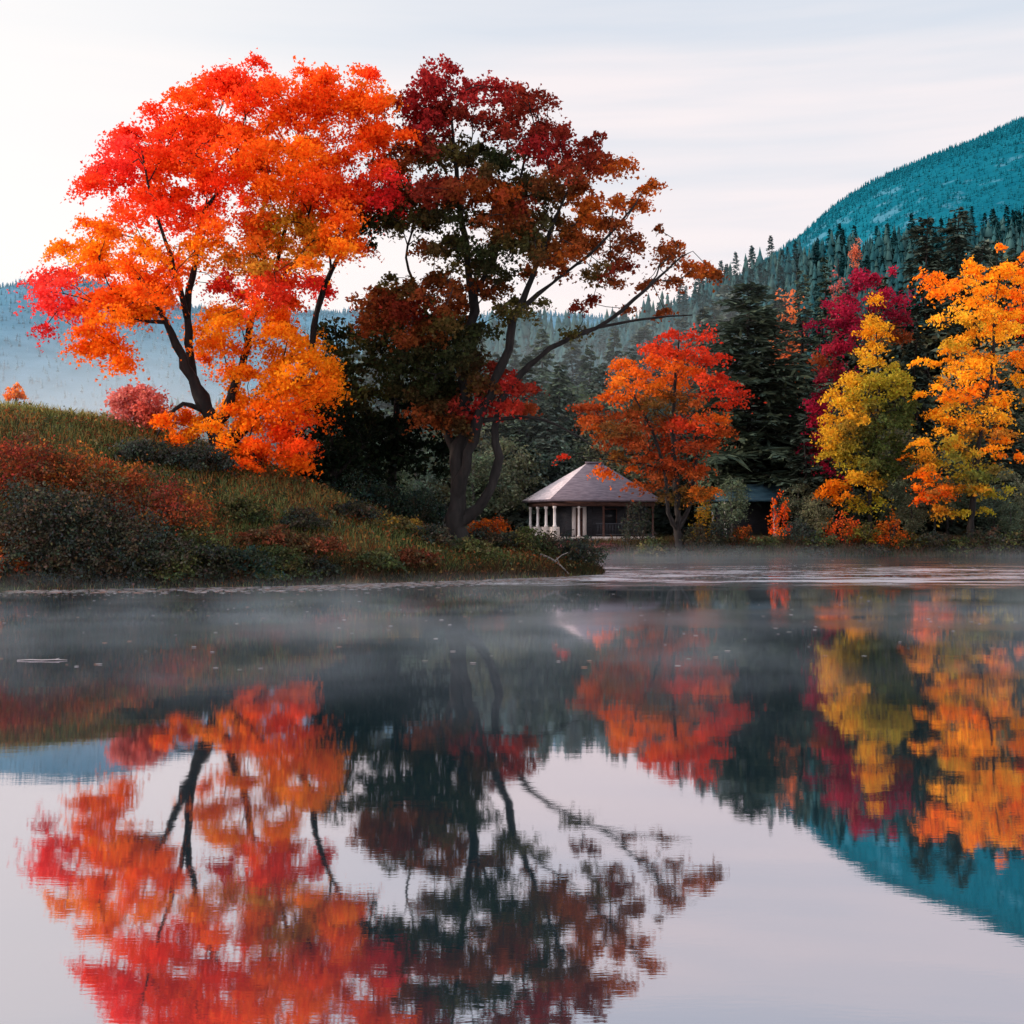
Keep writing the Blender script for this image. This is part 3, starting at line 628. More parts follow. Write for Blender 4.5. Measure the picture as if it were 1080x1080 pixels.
forest_hill = lambda: forest_stuff('hill_forest', 'dense blue green conifers filling the wooded hill', lambda X, Y: ground_z(X, Y), 252, 135, (-60, 110), 5200, 3.0, 6.5, ((.02, .075, .085), (.03, .085, .09), (.04, .09, .088)), M_FF, 6, .15)  # conifer colours carry the hill's painted distance haze
# small autumn trees lit among the hillside spruces
for px, py, Y, r, col, lab in ((902, 252, 232, 1.1, (.75, .22, .12), 'tiny peach coloured tree on the teal slope below the mountain'), (828, 322, 95, 1.3, (.8, .2, .05), 'small orange crown in the conifers above the pine'), (1078, 256, 112, 1.0, (.8, .25, .1), 'peach topped tree over the golden crown near the right edge'), (884, 278, 130, 1.1, (.5, .12, .1), 'small rusty crown on the hillside above the burgundy tree')):
    x = (px-HX)/F*Y; z0 = gz(x, Y); zt = CAMZ+(HY-py)/F*Y; c0 = np.array([x, Y, zt])
    n = 40; rz = (zt-z0)*.36; c0 = c0-np.array([0, 0, rz*.75]); C = c0+unit(rng.normal(size=(n, 3)))*rng.uniform(.1, 1, (n, 1))*np.array([r, r, rz]); s = r*.42
    t = make_tree('autumn_tree', lab, 'tree', (x, Y, z0-.2), [[(x, Y, z0-.5, .16), (x+.05, Y, (z0+zt)/2, .12), (x, Y, zt+r*.5, .04)]], (C, np.full((n, 3), s), np.tile(col, (n, 1))), 26, .32, flare=.2, step=.8)

# ------------------------------------------------------------------ forest texture on the mountains (nobody could count it)
def forest_stuff(name, label, zf, Y0, depth, xr, n, hmin, hmax, cols, mat, seed, ridge=.35):
    r = np.random.default_rng(seed)
    X = r.uniform(*xr, n); t = np.where(r.uniform(size=n) < ridge, r.uniform(-.10, .02, n), -r.uniform(0, .9, n))
    Yv = Y0+t*depth; Z = zf(X, Yv)-.4; H = r.uniform(hmin, hmax, n)*r.choice([.7, 1, 1, 1.25], n)
    lev = [(0, .22), (.28, .17), (.56, .11), (.8, .055)]
    Vs, Fs = [], []; nv = 0; Cs = []
    kcol = np.array(cols)[r.integers(0, len(cols), n)]*r.uniform(.75, 1.25, (n, 1))
    for (b, w) in lev:
        a0 = r.uniform(0, 6.28, n); ring = []
        for j in range(5):
            a = a0+j*2*np.pi/5; q = H*w*r.uniform(.65, 1.2, n)
            ring.append(np.stack([X+np.cos(a)*q, Yv+np.sin(a)*q, Z+H*(b+r.uniform(-.05, .03, n))], 1))
        apex = np.stack([X, Yv, Z+H*min(1, b+.36)], 1)
        V = np.stack(ring+[apex], 1); Vs.append(V.reshape(-1, 3))
        base = nv+np.arange(n)[:, None]*6
        f = np.stack([np.stack([base[:, 0]+j, base[:, 0]+(j+1) % 5, base[:, 0]+5], 1) for j in range(5)], 1).reshape(-1, 3)
        Fs.append(f); Cs.append((kcol[:, None, :]*np.array([.75, .75, .75, .75, .75, 1.15])[None, :, None]*r.uniform(.88, 1.12, (n, 6, 1))).reshape(-1, 3)); nv += n*6  # rims darker, tips lighter: tree shading put into the vertex colour
    f = np.vstack(Fs)
    o = link(name, fast_mesh(name, np.vstack(Vs), f.ravel(), np.full(len(f), 3), mat, np.vstack(Cs)))
    return tag(o, label, 'forest', kind='stuff')
M_FF = leaf_mat('mountain_forest', .05)
forest_stuff('mountain_forest', 'teal conifer forest covering the steep mountain at right', ZR, 600, 330, (60, 330), 26000, 1.2, 2.5, ((.005, .10, .14), (.007, .12, .165), (.011, .14, .19)), M_FF, 3, .2)  # conifer colours include the mountain's painted aerial teal
forest_stuff('misty_forest', 'pale blue conifer forest on the misty ridge behind the bank', ZL, 430, 230, (-190, 110), 11000, 1.0, 2.3, ((.05, .15, .22), (.08, .19, .26), (.11, .22, .30)), M_FF, 4, .2)  # conifer colours include the ridge's painted haze

forest_hill()
# ------------------------------------------------------------------ pavilion
M_ROOF = noise_mat('weathered_shingles', (.085, .066, .085), (.165, .13, .155), 2.2, .8, .5, (1, 1, 6))
M_WALL = noise_mat('dark_boards', (.022, .024, .03), (.05, .05, .06), 3, .8, .4, (1, 1, 9))
M_WHITE = noise_mat('white_paint', (.62, .56, .54), (.78, .72, .70), 3, .6, .1)
M_STONE = noise_mat('pale_stone', (.34, .28, .25), (.6, .52, .48), 6, .85, .5)
M_DARK = noise_mat('dark_glass', (.01, .012, .016), (.02, .022, .028), 2, .2, 0)
M_BROWN = noise_mat('brown_timber', (.05, .025, .02), (.11, .05, .04), 4, .75, .3, (1, 1, 5))
M_BLUEROOF = noise_mat('slate_blue_roof', (.012, .035, .055), (.03, .075, .10), 2, .7, .4, (1, 1, 6))

def poly_obj(name, parts, mat, parent, smooth=False):
    V, Fl, S = [], [], []; nv = 0
    for v, f in parts:
        V.append(np.array(v, float))
        for q in f: Fl.extend([i+nv for i in q]); S.append(len(q))
        nv += len(v)
    return link(name, fast_mesh(name, np.vstack(V), Fl, S, mat, smooth=smooth), parent)
def box(x0, x1, y0, y1, z0, z1, taper=0):
    c = ((x0+x1)/2, (y0+y1)/2)
    def k(x, y, s): return (c[0]+(x-c[0])*s, c[1]+(y-c[1])*s)
    v = [(x0, y0, z0), (x1, y0, z0), (x1, y1, z0), (x0, y1, z0)]
    v += [(*k(a, b_, 1-taper), z1) for a, b_ in ((x0, y0), (x1, y0), (x1, y1), (x0, y1))]
    return v, [(3, 2, 1, 0), (4, 5, 6, 7), (0, 1, 5, 4), (1, 2, 6, 5), (2, 3, 7, 6), (3, 0, 4, 7)]
def post(x, y, z0, z1, r, n=10, bulge=.12):
    v, f = [], []
    prof = [(z0, r*1.35), (z0+.1, r*1.35), (z0+.12, r*1.0), ((z0+z1)/2, r*(1-bulge*.3)), (z1-.16, r*(1-bulge)), (z1-.14, r*1.25), (z1, r*1.25)]
    for z, q in prof:
        for j in range(n): a = 2*math.pi*j/n; v.append((x+q*math.cos(a), y+q*math.sin(a), z))
    for i in range(len(prof)-1):
        for j in range(n): f.append((i*n+j, i*n+(j+1) % n, (i+1)*n+(j+1) % n, (i+1)*n+j))
    f.append(tuple(range(n-1, -1, -1))); f.append(tuple(range((len(prof)-1)*n, len(prof)*n)))
    return v, f

# local frame: x along the front (to the right), y to the back; origin at front left corner of the eave
PAV = np.array([2.35, 79.0]); th = R(17)
pav = thing('pavilion', (PAV[0], PAV[1], 0.0), 'lakeside pavilion with hipped shingle roof, white columns and dark board walls', 'pavilion')
pav.rotation_euler = (0, 0, th)
W, Dp = 7.5, 5.8; EZ, FZ, TZ = 3.32, .98, 5.72
poly_obj('roof', [([(0, 0, EZ), (W, 0, EZ), (W, Dp, EZ), (0, Dp, EZ), (3.5, Dp/2, TZ), (W-3.0, Dp/2, TZ), (0, 0, EZ-.13), (W, 0, EZ-.13), (W, Dp, EZ-.13), (0, Dp, EZ-.13)],
                   [(0, 1, 5, 4), (1, 2, 5), (2, 3, 4, 5), (3, 0, 4), (6, 9, 8, 7), (0, 6, 7, 1), (1, 7, 8, 2), (2, 8, 9, 3), (3, 9, 6, 0)])], M_ROOF, pav)
sunlit_ = noise_mat('sunlit_shingles', (.40, .33, .34), (.62, .52, .53), 2.2, .8, .5, (1, 1, 6))  # paler copy of the roof shingles, sunlight painted into the colour
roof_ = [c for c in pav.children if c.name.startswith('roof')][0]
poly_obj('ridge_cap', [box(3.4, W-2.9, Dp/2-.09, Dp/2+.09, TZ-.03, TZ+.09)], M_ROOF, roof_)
roof_.data.materials.append(sunlit_); roof_.data.polygons[3].material_index = 1  # left slope takes the copy with painted sunlight
poly_obj('floor', [box(.3, W-.3, .3, Dp-.3, FZ-.24, FZ)], M_STONE, pav)
poly_obj('foundation', [box(.45, W-.45, .45, Dp-.45, -.4, FZ-.24)], M_BROWN, pav)
beam = [box(.35, W-.35, .35, .55, EZ-.42, EZ-.13), box(.35, .55, .552, Dp-.35, EZ-.42, EZ-.13), box(.552, W-.35, Dp-.55, Dp-.35, EZ-.42, EZ-.13)]
poly_obj('beam', beam, M_BROWN, pav)
for (x, y) in ((.45, .45), (.45, 2.1), (.45, 3.8), (.45, Dp-.45)):
    c = poly_obj('column', [post(x, y, FZ+.62, EZ-.42, .095)], M_WHITE, pav)
    poly_obj('pedestal', [box(x-.27, x+.27, y-.27, y+.27, FZ-.5, FZ+.62, .12)], M_STONE, c)
# walls set back behind the porch
WX = 1.75
poly_obj('wall', [box(WX, W-.5, 1.75, Dp-.6, FZ, EZ-.14)], M_WALL, pav)
poly_obj('batten', [box(3.4+.55*k, 3.46+.55*k, .715, .7475, FZ+.02, EZ-.44) for k in (0, 4, 5)], M_WALL, pav)
jx = 2.05
fr_ = poly_obj('door', [box(jx+.24, jx+.72, .70, .7475, FZ+.02, EZ-.5)], M_BROWN, pav)
poly_obj('door_frame', [box(jx, jx+.24, .66, .7475, FZ+.02, EZ-.44), box(jx+.72, jx+.96, .66, .7475, FZ+.02, EZ-.44), box(jx+.24, jx+.72, .66, .7475, EZ-.5, EZ-.44)], M_WHITE, fr_)
poly_obj('handle', [box(jx+.62, jx+.67, .66, .70, FZ+1.0, FZ+1.1)], M_DARK, fr_)
for x0 in (4.2,):
    w = poly_obj('window', [box(x0, x0+.06, .69, .7475, FZ+.8, EZ-.55), box(x0+.84, x0+.9, .69, .7475, FZ+.8, EZ-.55), box(x0+.06, x0+.84, .69, .7475, FZ+.8, FZ+.86), box(x0+.06, x0+.84, .69, .7475, EZ-.61, EZ-.55)], M_BROWN, pav)
    poly_obj('pane', [box(x0+.06, x0+.84, .705, .7475, FZ+.86, EZ-.61)], M_DARK, w)
for c in list(pav.children):
    if c.name.split('.')[0] in ('batten', 'door', 'window'): c.location.y = 1.0
for x in (2.05, 3.7, 5.35, W-.45):
    poly_obj('porch_post', [post(x, .45, FZ, EZ-.42, .075)], M_WHITE if x < 3 else M_BROWN, pav)
rl = [box(3.2, W-.5, .40, .46, FZ+.78, FZ+.86), box(3.2, W-.5, .40, .46, FZ+.1, FZ+.16)]+[box(3.3+.2*k, 3.34+.2*k, .41, .45, FZ+.16, FZ+.78) for k in range(15)]
poly_obj('railing', rl, M_WALL, pav)
st = [box(-.9, .2, 1.2, 2.6, -.2, .40), box(-.4, .26, 1.2, 2.6, .401, .66)]
poly_obj('steps', st, M_STONE, pav)

# second shelter further right
sh = thing('shelter', (*P(795, 578, 82)[:2], 0.0), 'small open shelter with slate blue roof and white posts, right of the pavilion', 'shelter')
sh.rotation_euler = (0, 0, R(6))
zf = 1.0; ez = CAMZ+(HY-527)/F*82
poly_obj('roof', [([(-2.6, -1.6, ez), (2.4, -1.6, ez), (2.4, 2.2, ez), (-2.6, 2.2, ez), (-1.4, .3, ez+1.0), (1.6, .3, ez+1.0), (-2.6, -1.6, ez-.14), (2.4, -1.6, ez-.14), (2.4, 2.2, ez-.14), (-2.6, 2.2, ez-.14)],
                   [(0, 1, 5, 4), (1, 2, 5), (2, 3, 4, 5), (3, 0, 4), (6, 9, 8, 7), (0, 6, 7, 1), (1, 7, 8, 2), (2, 8, 9, 3), (3, 9, 6, 0)])], M_BLUEROOF, sh)
for (x, y) in ((-2.2, -1.25), (.95, -1.25), (2.1, -1.25), (2.1, 1.8), (-2.2, 1.8)):
    poly_obj('post', [post(x, y, zf, ez-.14, .085)], M_WHITE, sh)
poly_obj('floor', [box(-2.4, 2.3, -1.5, 2.1, -.2, zf)], M_BROWN, sh)
poly_obj('back_wall', [box(-2.0, 1.9, 1.72, 1.82, zf, ez-.15)], M_WALL, sh)

# ------------------------------------------------------------------ shrubs
def shrub(name, label, x, y, h, w, cols, n=60, size=.09, nper=34, cat='shrub', group=None, flat=.8, leaf=M_DARKLEAF, shape=KITE, z=None, hue=.2):
    z0 = (gz(x, y) if z is None else z)-.05
    base = np.array([x, y, z0])
    C = []
    while len(C) < n:
        v = rng.normal(size=3); v = v/np.linalg.norm(v)*rng.uniform(.3, 1)**.5
        v[2] = abs(v[2])
        C.append(base+np.array([v[0]*w, v[1]*w*.8, .18*h+v[2]*h*.8]))
    C = np.array(C)
    k = np.array(cols)[rng.integers(0, len(cols), n)]*rng.uniform(.7, 1.3, (n, 1))
    mains = [[(x, y, z0-.1, .03), (x+rng.normal()*.05, y, z0+.35*h, .022), (x+rng.normal()*.1, y, z0+.7*h, .012)]]
    for q in range(4):
        a = rng.uniform(0, 6.28)
        mains.append([(x, y, z0, .022), (x+.35*w*math.cos(a), y+.35*w*math.sin(a), z0+.4*h, .015), (x+.6*w*math.cos(a), y+.6*w*math.sin(a), z0+.75*h, .008)])
    RR = np.tile([w*.24, w*.24, h*.17*flat], (n, 1))*rng.uniform(.7, 1.3, (n, 1))
    t = make_tree(name, label, cat, base, mains, (C, RR, k), nper, size, group, leaf, M_STEM, shape, up=.4, flare=0, r0=.011, step=.25, hue=hue, sides=5)
    t.children[0].name = 'stems'; t.children[1].name = 'foliage'
    return t
RU = ((.34, .08, .028), (.25, .06, .026), (.38, .13, .03), (.16, .075, .035), (.10, .09, .035)); RM = ((.28, .045, .032), (.32, .065, .028), (.17, .045, .028), (.12, .07, .04)); DGs = ((.035, .042, .032), (.055, .055, .036), (.065, .055, .038), (.04, .05, .042), (.075, .05, .032)); OLs = ((.08, .09, .035), (.11, .10, .04), (.05, .065, .032)); TLs = ((.03, .055, .046), (.04, .06, .045), (.035, .045, .03)); ORs = ((.55, .11, .015), (.40, .08, .02)); GRs = ((.06, .065, .05), (.04, .05, .04))
# left bank: (px, py_base, Y, h, w, colours, label)
RD_ = ((.18, .05, .025), (.12, .05, .025), (.09, .06, .03))
LB = [
 (12, 528, 39.2, 1.6, 1.4, RM, 'maroon red shrub at the left edge, high on the bank'),
 (62, 526, 39.4, 1.5, 1.3, RU, 'rust red shrub high on the bank, beside the maroon one at the left edge'),
 (112, 545, 38.9, 1.5, 1.2, RU, 'rusty orange shrub on the slope below the coral bush'),
 (150, 562, 38.3, 1.6, 1.2, RM, 'dark red brown shrub at mid slope under the maple'),
 (186, 572, 38.4, 1.5, 1.1, RU, 'right end rust shrub of the bank thicket'),
 (88, 560, 37.6, 1.0, .8, OLs, 'olive shrub in a gap between the rust shrubs'),
 (20, 580, 36.8, 1.7, 1.2, DGs, 'dark leafy shrub at the left edge under the maroon shrub'),
 (58, 592, 36.2, 1.8, 1.2, DGs, 'dark grey green shrub with thin upright stems near the left edge'),
 (104, 602, 35.9, 1.95, 1.3, DGs, 'tallest black green shrub in the middle of the bank thicket'),
 (152, 608, 35.8, 1.6, 1.2, DGs, 'black green shrub low on the bank under the dark red one'),
 (200, 600, 36.2, 1.1, 1.0, OLs, 'olive green shrub below the right end rust shrub'),
 (30, 604, 34.7, 1.1, 1.0, DGs, 'low dark shrub at the waterline near the left edge'),
 (4, 606, 34.4, .9, .7, RU, 'small rust shrub at the waterline in the left corner of the bank'),
 (78, 612, 34.6, 1.0, 1.0, DGs, 'low dark shrub overhanging the water left of the thicket centre'),
 (128, 612, 34.8, .9, .9, DGs, 'low black shrub overhanging the water at the thicket centre'),
 (178, 612, 35.1, .85, .9, OLs, 'low olive shrub on the waterline right of the thicket'),
 (220, 610, 35.5, .95, .9, DGs, 'dark rounded shrub on the waterline below the orange maple'),
 (262, 612, 35.9, .8, .8, TLs, 'small teal green shrub on the waterline below the orange maple'),
 (218, 500, 40.6, .9, .8, GRs, 'grey green shrub at the foot of the orange maple'),
 (290, 600, 37.0, .65, .8, OLs, 'low yellowish shrub on the open grass slope'),
 (150, 490, 41, .7, .8, GRs, 'pale grey green shrub on the grass right under the coral bush'),
 (186, 492, 41, .6, .7, GRs, 'pale grey green tuft shrub between the coral bush and the maple trunk'),
 (250, 548, 38.5, .6, .8, OLs, 'olive shrub halfway down the open grass slope'),
 (282, 575, 38, .5, .9, RD_, 'flat russet shrub on the open grass slope'),
 (322, 580, 38.5, .45, .9, RD_, 'second flat russet shrub on the open slope, nearer the dark maple'),
 (318, 556, 39.5, .55, .7, DGs, 'dark shrub on the slope below the blackish evergreen'),
 (300, 610, 36.4, .5, .8, OLs, 'low olive tuft shrub by the water below the russet shrubs'),
 (330, 612, 36.9, .5, .7, DGs, 'low dark tuft shrub at the waterline between the two maples'),
 (395, 606, 38.4, .55, .7, OLs, 'low olive shrub on the waterline left of the dark maple'),
 (412, 548, 44.5, 1.1, .9, TLs, 'blue green shrub in shade left of the dark maple trunk'),
 (440, 552, 44.5, 1.2, .9, TLs, 'blue green shrub close behind the dark maple trunk'),
 (378, 540, 44.2, 1.1, .9, TLs, 'blue green shrub in the shade under the blackish evergreen'),
 (370, 585, 40.5, .5, .8, DGs, 'low dark shrub on the lower slope in front of the shaded trees'),
 (420, 580, 41.8, .45, .7, ((.35, .20, .04), (.12, .10, .04)), 'small yellowish shrub on the lower slope left of the dark maple'),
 (436, 606, 39.4, .45, .8, RD_, 'low red brown shrub at the waterline left of the dark maple'),
 (490, 602, 41.6, .5, .9, OLs, 'low olive shrub at the waterline in front of the dark maple trunk'),
 (455, 590, 41.4, .6, .7, DGs, 'small dark shrub on the shore at the foot of the dark maple'),
 (520, 590, 43.2, .8, .8, DGs, 'dark shrub on the shore just right of the dark maple trunk'),
 (516, 575, 45.5, 1.1, .7, ORs, 'yellow orange shrub peeping out right of the dark maple trunk'),
 (555, 597, 43.6, .85, .9, OLs, 'olive brown shrub on the point beneath the pavilion'),
 (588, 602, 44.3, .95, 1.0, DGs, 'dark shrub beside the fallen branch on the point'),
 (616, 603, 45.0, .95, .75, DGs, 'dark rounded shrub at the very tip of the point'),
]
def hit(px, py, Y0):
    ys = np.arange(33.2, 47, .04); zs = ground_z((px-HX)/F*ys, ys); pz = CAMZ+(HY-py)/F*ys
    k = np.nonzero(zs >= pz)[0]
    return float(ys[k[0]]) if len(k) else Y0
for (px, py, Y, h, w, cols, lab) in LB:
    if px < 330: Y = hit(px, py, Y)
    shrub('shrub', lab, (px-HX)/F*Y, Y, h*1.2, w*1.2, cols, n=int(60*max(.6, w)), size=.095, nper=60, group='shrubs along the near bank', leaf=M_LEAF if cols in (RU, RM, ORs) else M_DARKLEAF)
# far shore
RB = [
 (538, 74.5, 1.5, 1.4, ((.24, .02, .04), (.30, .03, .04)), 'crimson shrub left of the pavilion columns'),
 (500, 76, 1.7, 1.6, GRs, 'grey green shrub far left of the pavilion, behind the dark maple'),
 (568, 77.5, .6, .9, OLs, 'low shrub at the foot of the pavilion columns'),
 (600, 75.5, .5, 1.0, ((.16, .04, .04), (.1, .03, .03)), 'low reddish shrub under the pavilion floor edge'),
 (640, 73.4, .6, 1.1, ((.12, .04, .04), (.08, .035, .03)), 'low russet shrub on the shore before the pavilion wall'),
 (674, 73.4, 2.9, 1.1, GRs, 'tall grey green shrub against the right side of the pavilion'),
 (690, 72.0, 1.0, 1.0, OLs, 'olive shrub at the foot of the grey maple stems'),
 (740, 72.0, 1.5, 1.2, DGs, 'dark green shrub right of the grey maple stems'),
 (742, 73.5, 2.9, .7, ((.55, .28, .03), (.3, .2, .03)), 'yellow leaved tall shrub between the pavilion and the shelter'),
 (762, 72.5, 2.0, 1.0, GRs, 'grey green shrub left of the slate blue shelter'),
 (784, 72.2, 1.3, .9, ((.42, .09, .02), (.2, .06, .02), (.08, .05, .02)), 'brown orange shrub under the slate blue shelter'),
 (806, 71.8, .9, .9, OLs, 'low olive shrub in front of the shelter floor'),
 (822, 75.5, 3.0, .75, ((.88, .14, .012), (.85, .10, .02)), 'bright orange upright shrub standing by the white shelter post'),
 (845, 72.6, 1.7, 1.1, GRs, 'grey green shrub right of the bright orange upright one'),
 (866, 72.0, 1.1, 1.0, OLs, 'low olive shrub under the burgundy tree'),
 (888, 72.6, 2.2, 1.2, ((.75, .12, .02), (.6, .07, .02), (.3, .12, .02)), 'orange shrub at the foot of the yellow and green tree'),
 (912, 72.0, 1.6, 1.0, ((.22, .17, .03), (.1, .09, .03)), 'yellow green shrub under the yellow and green tree'),
 (938, 71.6, 2.1, .9, ((.80, .12, .015), (.5, .13, .02)), 'flame orange shrub at the shore left of the golden tree'),
 (958, 71.4, 1.2, 1.1, ((.16, .10, .03), (.07, .06, .02)), 'tan shrub below the golden tree'),
 (985, 71.4, 1.2, 1.2, DGs, 'dark shrub at the shore beneath the golden tree'),
 (1012, 71.2, 1.0, 1.2, OLs, 'olive shrub at the shore beneath the golden tree, right of the dark one'),
 (1040, 71.2, 1.5, 1.3, DGs, 'dark shrub at the shore right of the golden tree'),
 (1068, 71.0, 1.3, 1.2, OLs, 'olive shrub at the right edge of the far shore'),
 (1090, 71.0, 1.6, 1.4, DGs, 'dark shrub cut off by the right edge of the far shore'),
 (920, 70.9, .6, 1.0, DGs, 'low dark shrub on the waterline under the flame orange one'),
 (770, 71.2, .6, 1.1, DGs, 'low dark shrub on the waterline left of the shelter'),
 (720, 71.1, .55, 1.1, DGs, 'low dark shrub on the waterline below the grey maple stems'),
 (858, 70.9, .55, 1.2, DGs, 'low dark shrub on the waterline right of the shelter'),
]
for (px, Y, h, w, cols, lab) in RB:
    shrub('shrub', lab, (px-HX)/F*Y, Y, h, w, cols, n=int(34*max(.7, w)), size=.15, nper=30, group='shrubs along the far shore', leaf=M_LEAF if max(max(c) for c in cols) > .3 else M_DARKLEAF)
shrub('shrub', 'tiny orange tree in the mist behind the left bank', (16-HX)/F*90, 90, 1.5, .7, ((.85, .25, .05),), n=30, size=.2, nper=26, group=None, leaf=M_LEAF, z=CAMZ+(HY-425)/F*90)

# fallen branch on the point
fb0, fb1 = P(570, 585, 43.2), P(600, 606, 42.6)
bt = []
for t in np.linspace(0, 1, 7):
    q = fb0*(1-t)+fb1*t; bt.append(q+np.array([0, 0, .12*math.sin(t*3)]))
pos = np.array(bt+[bt[3]+np.array([.25, .05, .2]), bt[3]+np.array([.45, .1, .28]), bt[4]+np.array([-.1, -.2, .25])]); par = np.array([-1, 0, 1, 2, 3, 4, 5, 3, 7, 4]); rad = np.array([.045, .042, .04, .036, .032, .028, .02, .018, .01, .014])
V, Fl, S = tubes(pos, par, rad, 7)
tag(link('fallen_branch', fast_mesh('fallen_branch', V-fb1, Fl, S, noise_mat('bleached_wood', (.10, .085, .08), (.26, .22, .20), 8), smooth=True), None, tuple(fb1)), 'bleached fallen branch slanting into the water at the point', 'branch')
# floating twig
tw = P(44, 697, 16.05); pos = np.array([[-.31, 0, 0], [-.15, .02, .006], [0, .0, .003], [.16, .015, .008], [.31, .03, .0], [.2, .06, .02]]); par = np.array([-1, 0, 1, 2, 3, 3]); rad = np.array([.004, .006, .006, .005, .003, .003])
V, Fl, S = tubes(pos, par, rad, 7)
tag(link('floating_twig', fast_mesh('floating_twig', V, Fl, S, noise_mat('wet_pale_wood', (.3, .25, .25), (.55, .48, .48), 8), smooth=True), None, (tw[0], tw[1], .008)), 'pale thin twig floating on the misty water at left', 'twig')

# ------------------------------------------------------------------ grass on the banks
def grass(name, label, n, sampler, hmin, hmax, wd, seed, palette, patch=.5):
    r = np.random.default_rng(seed)
    X, Y = sampler(r, n); d = land_dist(X, Y); k = d > -.12; X, Y, d = X[k], Y[k], d[k]; n = len(X)
    Z = ground_z(X, Y)-.03
    H = r.uniform(hmin, hmax, n)*(.6+.4*np.clip(d, 0, 1)); a = r.uniform(0, 6.28, n); lean = r.normal(0, .28, (n, 2))
    dx, dy = np.cos(a)*wd, np.sin(a)*wd
    b0 = np.stack([X-dx, Y-dy, Z], 1); b1 = np.stack([X+dx, Y+dy, Z], 1)
    mid = np.stack([X+lean[:, 0]*H*.4, Y+lean[:, 1]*H*.4, Z+H*.6], 1); o = np.stack([dx, dy, 0*dx], 1)*.7
    tip = np.stack([X+lean[:, 0]*H*1.1, Y+lean[:, 1]*H*1.1, Z+H], 1)
    V = np.stack([b0, b1, mid+o, tip, mid-o], 1).reshape(-1, 3)
    f = wob(X, Y, .55, seed)*.5+.5+r.normal(0, .16, n); pal = np.array(palette)
    idx = np.clip((f*len(pal)).astype(int), 0, len(pal)-1); c = pal[idx]*r.uniform(.6, 1.4, (n, 1))
    o = link(name, fast_mesh(name, V, np.arange(n*5), np.full(n, 5), M_GRASS, np.repeat(c, 5, axis=0)))
    return tag(o, label, 'grass', kind='stuff')
GPAL = ((.08, .10, .035), (.15, .17, .055), (.25, .22, .08), (.10, .14, .045), (.30, .12, .035), (.17, .17, .065), (.22, .09, .035), (.13, .16, .055))
grass('grass', 'tufted green and russet grass covering the near bank', 90000, lambda r, n: (r.uniform(-20, 3.2, n), r.uniform(33.5, 50, n)), .08, .34, .012, 11, GPAL)
grass('meadow_grass', 'sunlit tall grass along the ridge of the near bank', 9000, lambda r, n: (r.uniform(-22, -7.5, n), r.uniform(41.5, 46, n)), .22, .55, .012, 12, ((.22, .23, .07), (.38, .31, .10), (.18, .20, .07), (.40, .24, .06)))
def litter(n, seed):
    r = np.random.default_rng(seed); k = n//14
    cx, cy = r.uniform(-20, 3.2, k), r.uniform(33.6, 47, k); X = np.repeat(cx, 14)+r.normal(0, .16, k*14); Y = np.repeat(cy, 14)+r.normal(0, .16, k*14)
    keep = land_dist(X, Y) > .05
    C = np.stack([X, Y, ground_z(X, Y)+np.abs(r.normal(.12, .11, len(X)))], 1)
    pal = np.array([(.10, .11, .04), (.05, .06, .03), (.20, .075, .03), (.28, .16, .05), (.07, .085, .05), (.14, .05, .025), (.30, .09, .03), (.16, .14, .07)])
    cols = np.repeat(pal[r.integers(0, len(pal), k)], 14, axis=0)*r.uniform(.6, 1.4, (len(X), 1))
    V, Fl, S, c = leaf_mesh_data(C[keep], r.uniform(.05, .13, keep.sum()), cols[keep], .5, OVAL)
    return tag(link('ground_cover', fast_mesh('ground_cover', V, Fl, S, M_GRASS, c)), 'mixed low weeds and fallen leaves among the grass of the near bank', 'weeds', kind='stuff')
litter(42000, 31)
def shore_s(r, n):
    t = r.uniform(0, 1, n); X = np.interp(t, np.linspace(0, 1, 10), [-20, -13.5, -10, -6.4, -4.6, -2.6, -.4, 1.9, 2.9, 3.15]); Y = np.interp(t, np.linspace(0, 1, 10), [32.8, 33.75, 34.6, 35.9, 37.6, 38.9, 40.6, 42.6, 44, 45.4])
    return X+r.normal(0, .12, n), Y+np.abs(r.normal(0, .35, n))
grass('sedge', 'dark sedge fringing the waterline of the near bank', 14000, shore_s, .15, .5, .012, 13, ((.02, .022, .012), (.045, .04, .018), (.09, .045, .025), (.03, .035, .02)))
grass('shore_grass', 'brown and green grass along the far shore', 26000, lambda r, n: (r.uniform(-4, 36, n), 70.2+np.abs(r.normal(0, 3.2, n))), .15, .6, .022, 14, ((.03, .03, .015), (.07, .055, .025), (.10, .045, .03), (.04, .05, .02)))

# ------------------------------------------------------------------ water
m, nt, out = new_mat('pond_water')
g = N(nt, 'ShaderNodeNewGeometry'); mp = N(nt, 'ShaderNodeMapping'); mp.inputs['Scale'].default_value = (.45, 1.5, 1)
nt.links.new(g.outputs['Position'], mp.inputs[0])
n1 = N(nt, 'ShaderNodeTexNoise'); n1.inputs['Scale'].default_value = 1.3; n1.inputs['Detail'].default_value = 3
n2 = N(nt, 'ShaderNodeTexNoise'); n2.inputs['Scale'].default_value = 26; n2.inputs['Detail'].default_value = 2
for q in (n1, n2): nt.links.new(mp.outputs[0], q.inputs['Vector'])
